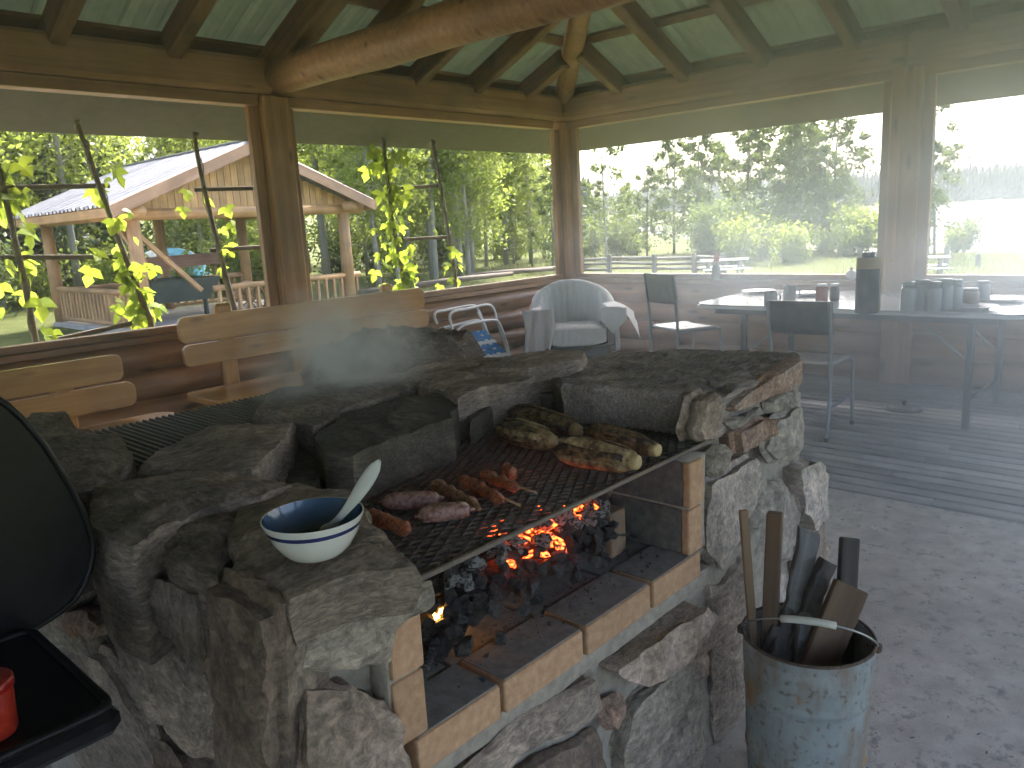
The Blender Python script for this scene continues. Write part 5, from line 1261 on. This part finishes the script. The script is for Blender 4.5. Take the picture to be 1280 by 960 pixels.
lathe('disc', [(0, .03), (.05, .028), (.10, .018), (.115, .006), (.115, 0), (0, 0)], DKB, ir, (5.66, 1.6, .001), 36)
lathe('knob', [(.008, .03), (.008, .045), (.018, .05), (.016, .062), (0, .065)], DKM, ir, (5.66, 1.6, .001), 20)
# ------------------------------------------------------------------ log porch across the yard
ORW = wood('peeled porch log', (.34, .19, .085), (.52, .32, .16), 'z', .6, .4)  # plain orange-brown wood colour of the porch logs
ORX = wood('porch board', (.34, .19, .085), (.50, .31, .155), 'x', .6, .4)  # same wood colour, grain along the boards
FASC = wood('pinkish fascia board', (.33, .19, .115), (.46, .29, .19), 'x', .6, .3)
BRD = wood('gable board', (.36, .205, .085), (.52, .33, .15), 'z', .65, .4, .15)
ZINC = simple('grey metal roofing', (.25, .245, .245), .5, .2, (.31, .305, .305), 1.2, var=.05)
pg = thing('log_porch', 'log porch with grey ribbed gable roof, boarded gable and picket railings', 'porch', (8.2, 16, GZ))
GX0, GX1, GXM, GY0, GY1, GE, GP = 5.40, 11.0, 8.2, 14.0, 19.75, 2.02, 3.17
sl_ = (GP - GE) / (GXM - GX0)
for sg, xe in ((-1, GX0), (1, GX1)):
    y = GY0
    while y < GY1 - .01:
        e = min(y + .92, GY1); V_, F_ = [], []; ys = []; t_ = y
        while t_ < e - 1e-6: ys.append(t_); t_ += .0235
        ys.append(e)
        for t_ in ys:
            r_ = .05 * max(0, min(1, (.2 - abs((t_ / .2) % 1 - .5)) / .1))
            V_ += [(xe, t_, GE + r_), (GXM, t_, GP + r_)]
        for i in range(len(ys) - 1): F_.append((2 * i, 2 * i + 2, 2 * i + 3, 2 * i + 1))
        put('roof_sheet', mesh(V_, F_), ZINC, pg); y += .92
bar('ridge_cap', (GXM, GY0 - .02, GP + .035), (GXM, GY1, GP + .035), .22, .03, ZINC, pg)
for x in (GX0, GX1):
    s = 1 if x < GXM else -1
    bar('fascia', (x, GY0 + .03, GE - .10), (GXM, GY0 + .03, GP - .10), .045, .20, FASC, pg)
    bar('eave_board', (x, GY0, GE - .10), (x, GY1, GE - .10), .04, .15, ORX, pg)
    for yy in (GY0 + 1.4, GY0 + 2.8, GY0 + 4.2, GY1 - .1): bar('rafter', (x, yy, GE - .08), (GXM, yy, GP - .08), .08, .12, ORX, pg)
x = 6.0
while x < 10.4:
    top = GP - .20 - abs(x + .07 - GXM) * sl_
    if top > 2.02: box('gable_board', BRD, pg, x, x + .135, GY0 + .36 + RND.uniform(0, .008), GY0 + .385, 1.98, top + .02, .004)
    x += .143
PX = (5.95, 10.45)
for x in PX:
    for yy in (GY0 + .5, 18.9): tube('post', [(x, yy, GZ), (x, yy, 1.0), (x, yy, 2.0)], [.135, .125, .12], ORW, pg, 14)
    tube('side_beam', [(x, GY0 + .1, 1.93), (x, GY1 - .2, 1.93)], .11, ORX, pg, 12)
tube('tie_beam', [(5.6, GY0 + .45, 1.90), (10.9, GY0 + .45, 1.90)], .12, ORX, pg, 14)
tube('post', [(8.35, 18.9, GZ), (8.35, 18.9, 2.2)], .12, ORW, pg, 14)
bar('brace', (6.0, GY0 + .5, 1.55), (7.05, GY0 + .5, .45), .10, .08, ORX, pg)
bar('brace', (5.95, GY0 + .6, 1.3), (5.95, GY0 + 1.3, 1.85), .08, .08, ORX, pg)
box('porch_deck', DECKW, pg, 5.8, 10.6, GY0 + .35, 19.0, GZ - .1, GZ + .12, .01)
def railing(p, q, zt, zb, n, skip=()):
    p, q = Vector(p), Vector(q); d = (q - p)
    tube('top_rail', [p + Vector((0, 0, zt)), q + Vector((0, 0, zt))], .06, ORX, pg, 10); tube('bottom_rail', [p + Vector((0, 0, zb)), q + Vector((0, 0, zb))], .045, ORX, pg, 10)
    for i in range(n):
        c = p + d * ((i + .5) / n)
        if i in skip: continue
        bar('picket', c + Vector((0, 0, zb + .03)), c + Vector((0, 0, zt - .04)), .09, .05, ORX, pg, up=(1, 0, 0))
railing((5.95, GY0 + .65, 0), (5.95, 18.8, 0), .50, -.12, 22)
railing((7.3, GY0 + .5, 0), (10.75, GY0 + .5, 0), .46, -.12, 17)
railing((6.1, 18.9, 0), (10.4, 18.9, 0), .46, -.12, 20)
def wheel(name, c, r, label, rz):
    t_ = thing(name, label, 'wagon wheel', (c[0], c[1], c[2] - r)); ux = Vector((math.cos(rz), math.sin(rz), .0)); uz = Vector((-.12 * math.sin(rz), .12, .99))
    def pt(a, k): return Vector(c) + ux * (math.cos(a) * k) + uz * (math.sin(a) * k)
    tube('rim', [pt(6.2832 * i / 36, r) for i in range(36)], .03, DKWX, t_, 8, closed=True)
    for i in range(12): tube('spoke', [pt(6.2832 * i / 12, .05), pt(6.2832 * i / 12, r)], .014, DKWX, t_, 6)
    tube('hub', [Vector(c) + ux.cross(uz) * -.06, Vector(c) + ux.cross(uz) * .06], .065, DKWX, t_, 12)
DKWX = wood('wheel wood', (.22, .12, .06), (.36, .21, .11), 'x', .6)
q = Py(312, 372, GY0 + .75); wheel('wagon_wheel_ornament', (q.x, q.y, q.z - .04), .36, 'wooden spoked wagon wheel leaning behind the porch railing', .05)
wg = thing('wagon', 'old farm wagon with dark tapering box standing in the porch', 'wagon', (7.3, 16.6, GZ + .12))
DG = simple('dark green boards', (.035, .05, .04), .7, c2=(.06, .075, .055), scale=5); BRW = wood('red brown board', (.16, .07, .045), (.26, .13, .085), 'x', .6)
a, b_, c, d_ = Py(188, 352, 16.0), Py(276, 345, 16.0), Py(262, 373, 16.0), Py(197, 380, 16.0)
V_ = [d_, c, b_, a] + [v_ + Vector((0, 1.4, 0)) for v_ in (d_, c, b_, a)]
put('box', mesh(V_, [(0, 1, 2, 3), (4, 7, 6, 5), (0, 4, 5, 1), (1, 5, 6, 2), (3, 7, 4, 0)]), DG, wg)
a, b_ = Py(182, 330, 16.0), Py(276, 322, 16.0); bar('seat_board', a, b_, .35, .24, BRW, wg)
for p_ in (a.lerp(b_, .1), a.lerp(b_, .9)): bar('seat_prop', p_, p_ - Vector((0, 0, .35)), .05, .05, BRW, wg)
for p_ in (d_, c): tube('axle_post', [p_ + Vector((0, .2, .05)), Vector((p_.x, p_.y + .2, GZ + .1))], .05, DG, wg, 8)
# blue dome tent
TB = simple('blue tent fabric', (.03, .30, .48), .6); TWH = simple('white tent fabric', (.66, .68, .70), .6)
q = Py(208, 318, 27); tn = thing('dome_tent', 'blue and white dome tent glimpsed through the porch', 'tent', (q.x, q.y, ground_z(q.x, q.y)))
z0 = ground_z(q.x, q.y); ht = q.z + .22 - z0
for s in range(8):
    V_, F_ = [], []
    for i in range(5):
        for j in range(8):
            a_ = 6.2832 * (s + i / 4) / 8; e = R(90 * j / 7); V_.append((q.x + 1.5 * math.cos(a_) * math.cos(e) ** .8, q.y + 1.5 * math.sin(a_) * math.cos(e) ** .8, z0 + ht * math.sin(e)))
    for i in range(4):
        for j in range(7): F_.append((i * 8 + j, i * 8 + j + 1, (i + 1) * 8 + j + 1, (i + 1) * 8 + j))
    put('panel', mesh(V_, F_, True), TWH if s % 3 == 1 else TB, tn)

# ------------------------------------------------------------------ hop vines on a pole trellis outside the screens
POLE = wood('weathered pole', (.10, .085, .065), (.20, .17, .13), 'x', .8)
HOP = leafmat('hop leaf', (.12, .20, .03), (.20, .30, .045), .6, (.50, .60, .05), .45)
BINE = simple('green bine', (.16, .17, .06), .6)
def hop_leaf_mesh(seed):
    rr = random.Random(seed); half = [(0, 0), (.16, -.12), (.40, -.10), (.56, .10), (.74, .34), (.46, .32), (.20, .36), (.34, .60), (.20, .82), (.0, 1.08)]
    out = half + [(-x, y) for x, y in half[-2:0:-1]]; V_ = [(0, .38, .05)]; F_ = []
    for x, y in out: V_.append((x + rr.uniform(-.03, .03), y + rr.uniform(-.02, .02), -.30 * abs(x) - .22 * y * y + rr.uniform(-.03, .03)))
    m = len(out)
    for i in range(m): F_.append((0, 1 + i, 1 + (i + 1) % m))
    me = mesh(V_, F_); me.materials.append(HOP); return me
HL = [hop_leaf_mesh(i) for i in range(6)]
rl = random.Random(77)
def hop(px_path, y, n, lo, hi, label, size=.085, extra=None, spread=.09):
    path = smooth_path([Py(a, b_, y) for a, b_ in px_path], 8); c = path[0]
    t_ = thing('hop_vine', label, 'vine', (c.x, c.y, GZ), 'hop vines climbing the trellis')
    full = [Vector((c.x, y, GZ))] + path
    tube('pole', full, [.024] * 1 + [.023 - .009 * i / len(path) for i in range(len(path))], POLE, t_, 9)
    wv = [full[0].lerp(full[1], 0)] ; wv = []
    for i, p in enumerate(path): wv.append(p + Vector((.028 * math.cos(i * .8), .028 * math.sin(i * .8), 0)))
    tube('bine', wv, .005, BINE, t_, 6)
    for i in range(n):
        k = rl.uniform(lo, hi); p = path[min(len(path) - 1, int(k * (len(path) - 1)))] + Vector((rl.gauss(0, spread), rl.gauss(0, .05), rl.gauss(0, .06)))
        s = size * rl.uniform(.6, 1.25)
        o = bpy.data.objects.new('leaf', HL[rl.randrange(6)]); COL.objects.link(o); o.parent = t_; o.matrix_parent_inverse = Matrix.Translation(t_.location).inverted()
        o.location = p; o.rotation_euler = (R(rl.uniform(-125, -45)), R(rl.uniform(-35, 35)), R(rl.uniform(0, 360))); o.scale = (s, s, s)
    return t_
YV = 6.12
hop([(48, 442), (30, 350), (12, 270), (0, 215), (-12, 170)], YV, 34, .0, .85, 'hop vine on the trellis pole farthest from the shelter post, few large leaves', .125)
hop([(188, 400), (160, 330), (125, 235), (104, 175), (92, 145), (72, 122)], YV, 48, .0, .42, 'hop vine with a bare curling tip and leaves bunched low', .115)
hop([(293, 385), (268, 290), (248, 200), (243, 165)], YV, 9, .1, .6, 'thin hop vine on the slim pole before the wagon, almost leafless', .11)
hop([(510, 372), (495, 300), (484, 220), (479, 172)], YV, 120, .0, .86, 'thick leafy hop vine in the opening beside the tall post', .105, spread=.11)
hop([(572, 368), (560, 290), (546, 205), (540, 175)], YV, 12, .0, .4, 'sparse hop vine between the leafy one and the corner post', .10)
tr = thing('trellis', 'dark weathered trellis battens tied to the hop poles', 'trellis', (2.5, YV, .8))
for a, b_ in (((-40, 236), (137, 232)), ((0, 322), (147, 321)), ((60, 427), (165, 404)), ((243, 237), (330, 235)), ((262, 313), (338, 308)), ((485, 236), (552, 232)), ((498, 300), (562, 296))):
    bar('batten', Py(*a, YV + .035), Py(*b_, YV + .035), .02, .035, POLE, tr)

# ------------------------------------------------------------------ lawn: rail fence, picnic tables, posts
GREYW = wood('silver grey rail', (.20, .18, .155), (.34, .31, .27), 'x', .85, .5)
fn = thing('rail_fence', 'silver grey split rail fence in front of the birch thicket', 'fence', (20.4, 13, GZ))
fp = [Py(a, 341, 0) if False else Pz(a, 342, GZ) for a in (728, 762, 818, 868, 905)]
for p in fp: bar('post', p, p + Vector((0, 0, .58)), .12, .10, GREYW, fn, up=(1, 0, 0))
for a, b_ in zip(fp, fp[1:]):
    for z in (.14, .30, .46): tube('rail', [a + Vector((.06, 0, z + rl.uniform(-.04, .04))), b_ + Vector((.06, 0, z + rl.uniform(-.04, .04)))], .045, GREYW, fn, 8)
PTW = simple('white painted planks', (.72, .72, .70), .5, c2=(.62, .62, .60), scale=8)
def picnic(px, label, rz):
    p = Pz(*px, GZ); t_ = thing('picnic_table', label, 'picnic table', (0, 0, 0), 'picnic tables on the lawn')
    for i in range(5): put('top_plank', boxme(1.6, .13, .035, .004), PTW, t_, (0, -.28 + .14 * i, .73))
    for s in (-1, 1):
        for j in range(2): put('bench_plank', boxme(1.6, .13, .035, .004), PTW, t_, (0, s * (.62 + .14 * j), .44))
        for k in (-1, 1): bar('leg', (s * .55, k * .62, 0), (s * .55, k * .18, .71), .08, .04, GREYW, t_)
        bar('cross_bar', (s * .55, -.74, .40), (s * .55, .74, .40), .04, .09, GREYW, t_)
    t_.location = (p.x, p.y, ground_z(p.x, p.y)); t_.rotation_euler = (0, 0, rz); t_.scale = (.72, .72, .72)
picnic((905, 350), 'white-topped picnic table before the rail fence', 2.2)
picnic((1148, 352), 'white-topped picnic table on the lawn by the lake, beyond the post', 1.9)
for i, (a, b_, h) in enumerate(((1182, 336, .7), (1222, 334, .45), (1105, 338, .5), (1128, 337, .4))):
    p = Pz(a, b_, GZ); tag(put('marker_post', lumpy([p + Vector((0, 0, e * h - .1)) for e in (0, .3, .6, .9, 1)], [.07, .065, .065, .06, .04], 10, .15, 9, i), GREYW), ('tall' if h > .6 else 'short') + ' weathered post stump on the lake bank' + (' with a flat top' if i == 1 else ''), 'post', 'posts on the lake bank')
for i, (a, b_, z) in enumerate((((520, 357), (640, 342), -.1), ((590, 345), (690, 336), .0), ((450, 366), (530, 356), -.1), ((640, 340), (735, 333), -.05))):
    tag(tube('fallen_log', [Py(*a, 13 + i * .7), Py((a[0] + b_[0]) / 2, (a[1] + b_[1]) / 2 - 1, 13.2 + i * .7), Py(*b_, 13.4 + i * .7)], [.07, .065, .05], BARK_D, None, 10), 'grey fallen log lying at the edge of the aspen wood', 'log', 'fallen logs at the wood edge')
# ------------------------------------------------------------------ the air: thin haze outside, smoke under the roof, a puff over the pit
def volmat(name, dens, col, aniso):
    m = bpy.data.materials.new(name); m.use_nodes = True; t_ = m.node_tree; t_.nodes.clear()
    o_ = N(t_, 'OutputMaterial'); v_ = N(t_, 'VolumePrincipled'); v_.inputs['Density'].default_value = dens; v_.inputs['Color'].default_value = (*col, 1); v_.inputs['Anisotropy'].default_value = aniso
    t_.links.new(v_.outputs[0], o_.inputs['Volume']); return m, t_, v_
def volbox(name, x0, x1, y0, y1, z0, z1, dens, col, aniso, label, cat):
    V_, F_ = prismVF([(x0, y0), (x1, y0), (x1, y1), (x0, y1)], z0, z1); m, t_, v_ = volmat(name, dens, col, aniso)
    return tag(put(name, mesh(V_, F_), m), label, cat, kind='stuff')
volbox('haze', -1950, 1950, -1950, 1950, -9, 60, 0.00016, (.90, .95, 1.0), .3, 'thin bright summer haze over the lake and woods', 'haze')
def smoke_fill():
    """the space under the roof, a hip shape just below the sheets"""
    i_ = .16; zb, ze = -.6, ROOF0 + i_ * PIT - .10; zt = ROOF0 + HALF * PIT - .16
    V_ = [(X0 + i_, Y0 + i_, zb), (X1 - i_, Y0 + i_, zb), (X1 - i_, Y1 - i_, zb), (X0 + i_, Y1 - i_, zb), (X0 + i_, Y0 + i_, ze), (X1 - i_, Y0 + i_, ze), (X1 - i_, Y1 - i_, ze), (X0 + i_, Y1 - i_, ze), (X0 + HALF, YM, zt), (X1 - HALF, YM, zt)]
    F_ = [(3, 2, 1, 0), (0, 1, 5, 4), (1, 2, 6, 5), (2, 3, 7, 6), (3, 0, 4, 7), (4, 5, 9, 8), (5, 6, 9), (6, 7, 8, 9), (7, 4, 8)]
    m, t_, v_ = volmat('wood smoke', 0.085, (.82, .92, 1.0), .74)
    tc = N(t_, 'TexCoord'); dt = N(t_, 'VectorMath', operation='DOT_PRODUCT'); dt.inputs[1].default_value = (1, -.9, 0); mr = N(t_, 'MapRange', interpolation_type='SMOOTHSTEP')
    mr.inputs[1].default_value = 0.6; mr.inputs[2].default_value = 4.6; mr.inputs[3].default_value = .016; mr.inputs[4].default_value = .20    # the breeze gathers the smoke on the lake side
    t_.links.new(tc.outputs['Object'], dt.inputs[0]); t_.links.new(dt.outputs['Value'], mr.inputs[0]); nz = N(t_, 'TexNoise', Scale=1.0, Detail=3, Distortion=1.0); mp = N(t_, 'Mapping'); mp.inputs['Scale'].default_value = (.7, .7, 1.3); nm = N(t_, 'MapRange'); nm.inputs[1].default_value = .35; nm.inputs[2].default_value = .65; nm.inputs[3].default_value = .35; nm.inputs[4].default_value = 1.65; ml = N(t_, 'Math', operation='MULTIPLY')
    t_.links.new(tc.outputs['Object'], mp.inputs[0]); t_.links.new(mp.outputs[0], nz.inputs['Vector']); t_.links.new(nz.outputs[0], nm.inputs[0]); t_.links.new(mr.outputs[0], ml.inputs[0]); t_.links.new(nm.outputs[0], ml.inputs[1]); t_.links.new(ml.outputs[0], v_.inputs['Density'])
    return tag(put('smoke', mesh(V_, F_), m), 'blue-grey wood smoke hanging under the shelter roof', 'smoke', kind='stuff')
smoke_fill()
def puff(c, r, dens, seed, label):
    bm = bmesh.new(); bmesh.ops.create_icosphere(bm, subdivisions=3, radius=1); me = bpy.data.meshes.new('puff'); bm.to_mesh(me); bm.free()
    m, t_, v_ = volmat('smoke puff', dens, (.93, .98, 1.0), .3)
    tc = N(t_, 'TexCoord'); n_ = N(t_, 'TexNoise', Scale=1.9, Detail=5, Roughness=.6, Distortion=.6); mp = N(t_, 'Mapping'); mp.inputs['Location'].default_value = (seed, seed * 2, 0)
    ln = N(t_, 'VectorMath', operation='LENGTH'); fall = N(t_, 'MapRange'); fall.inputs[1].default_value = 1.0; fall.inputs[2].default_value = .0; fall.inputs[3].default_value = 0; fall.inputs[4].default_value = 1
    nr = N(t_, 'MapRange'); nr.inputs[1].default_value = .36; nr.inputs[2].default_value = .6
    m1 = N(t_, 'Math', operation='MULTIPLY'); m2 = N(t_, 'Math', operation='MULTIPLY'); m2.inputs[1].default_value = dens
    t_.links.new(tc.outputs['Object'], mp.inputs[0]); t_.links.new(mp.outputs[0], n_.inputs['Vector']); t_.links.new(tc.outputs['Object'], ln.inputs[0])
    t_.links.new(ln.outputs['Value'], fall.inputs[0]); t_.links.new(n_.outputs[0], nr.inputs[0]); t_.links.new(fall.outputs[0], m1.inputs[0]); t_.links.new(nr.outputs[0], m1.inputs[1]); t_.links.new(m1.outputs[0], m2.inputs[0]); t_.links.new(m2.outputs[0], v_.inputs['Density'])
    return tag(put('smoke_puff', me, m, None, c, scale=r), label, 'smoke', kind='stuff')
q = Pz(428, 440, 1.06); puff(q, (.32, .26, .22), 9, 1.3, 'bluish puff of smoke drifting over the back boulder')
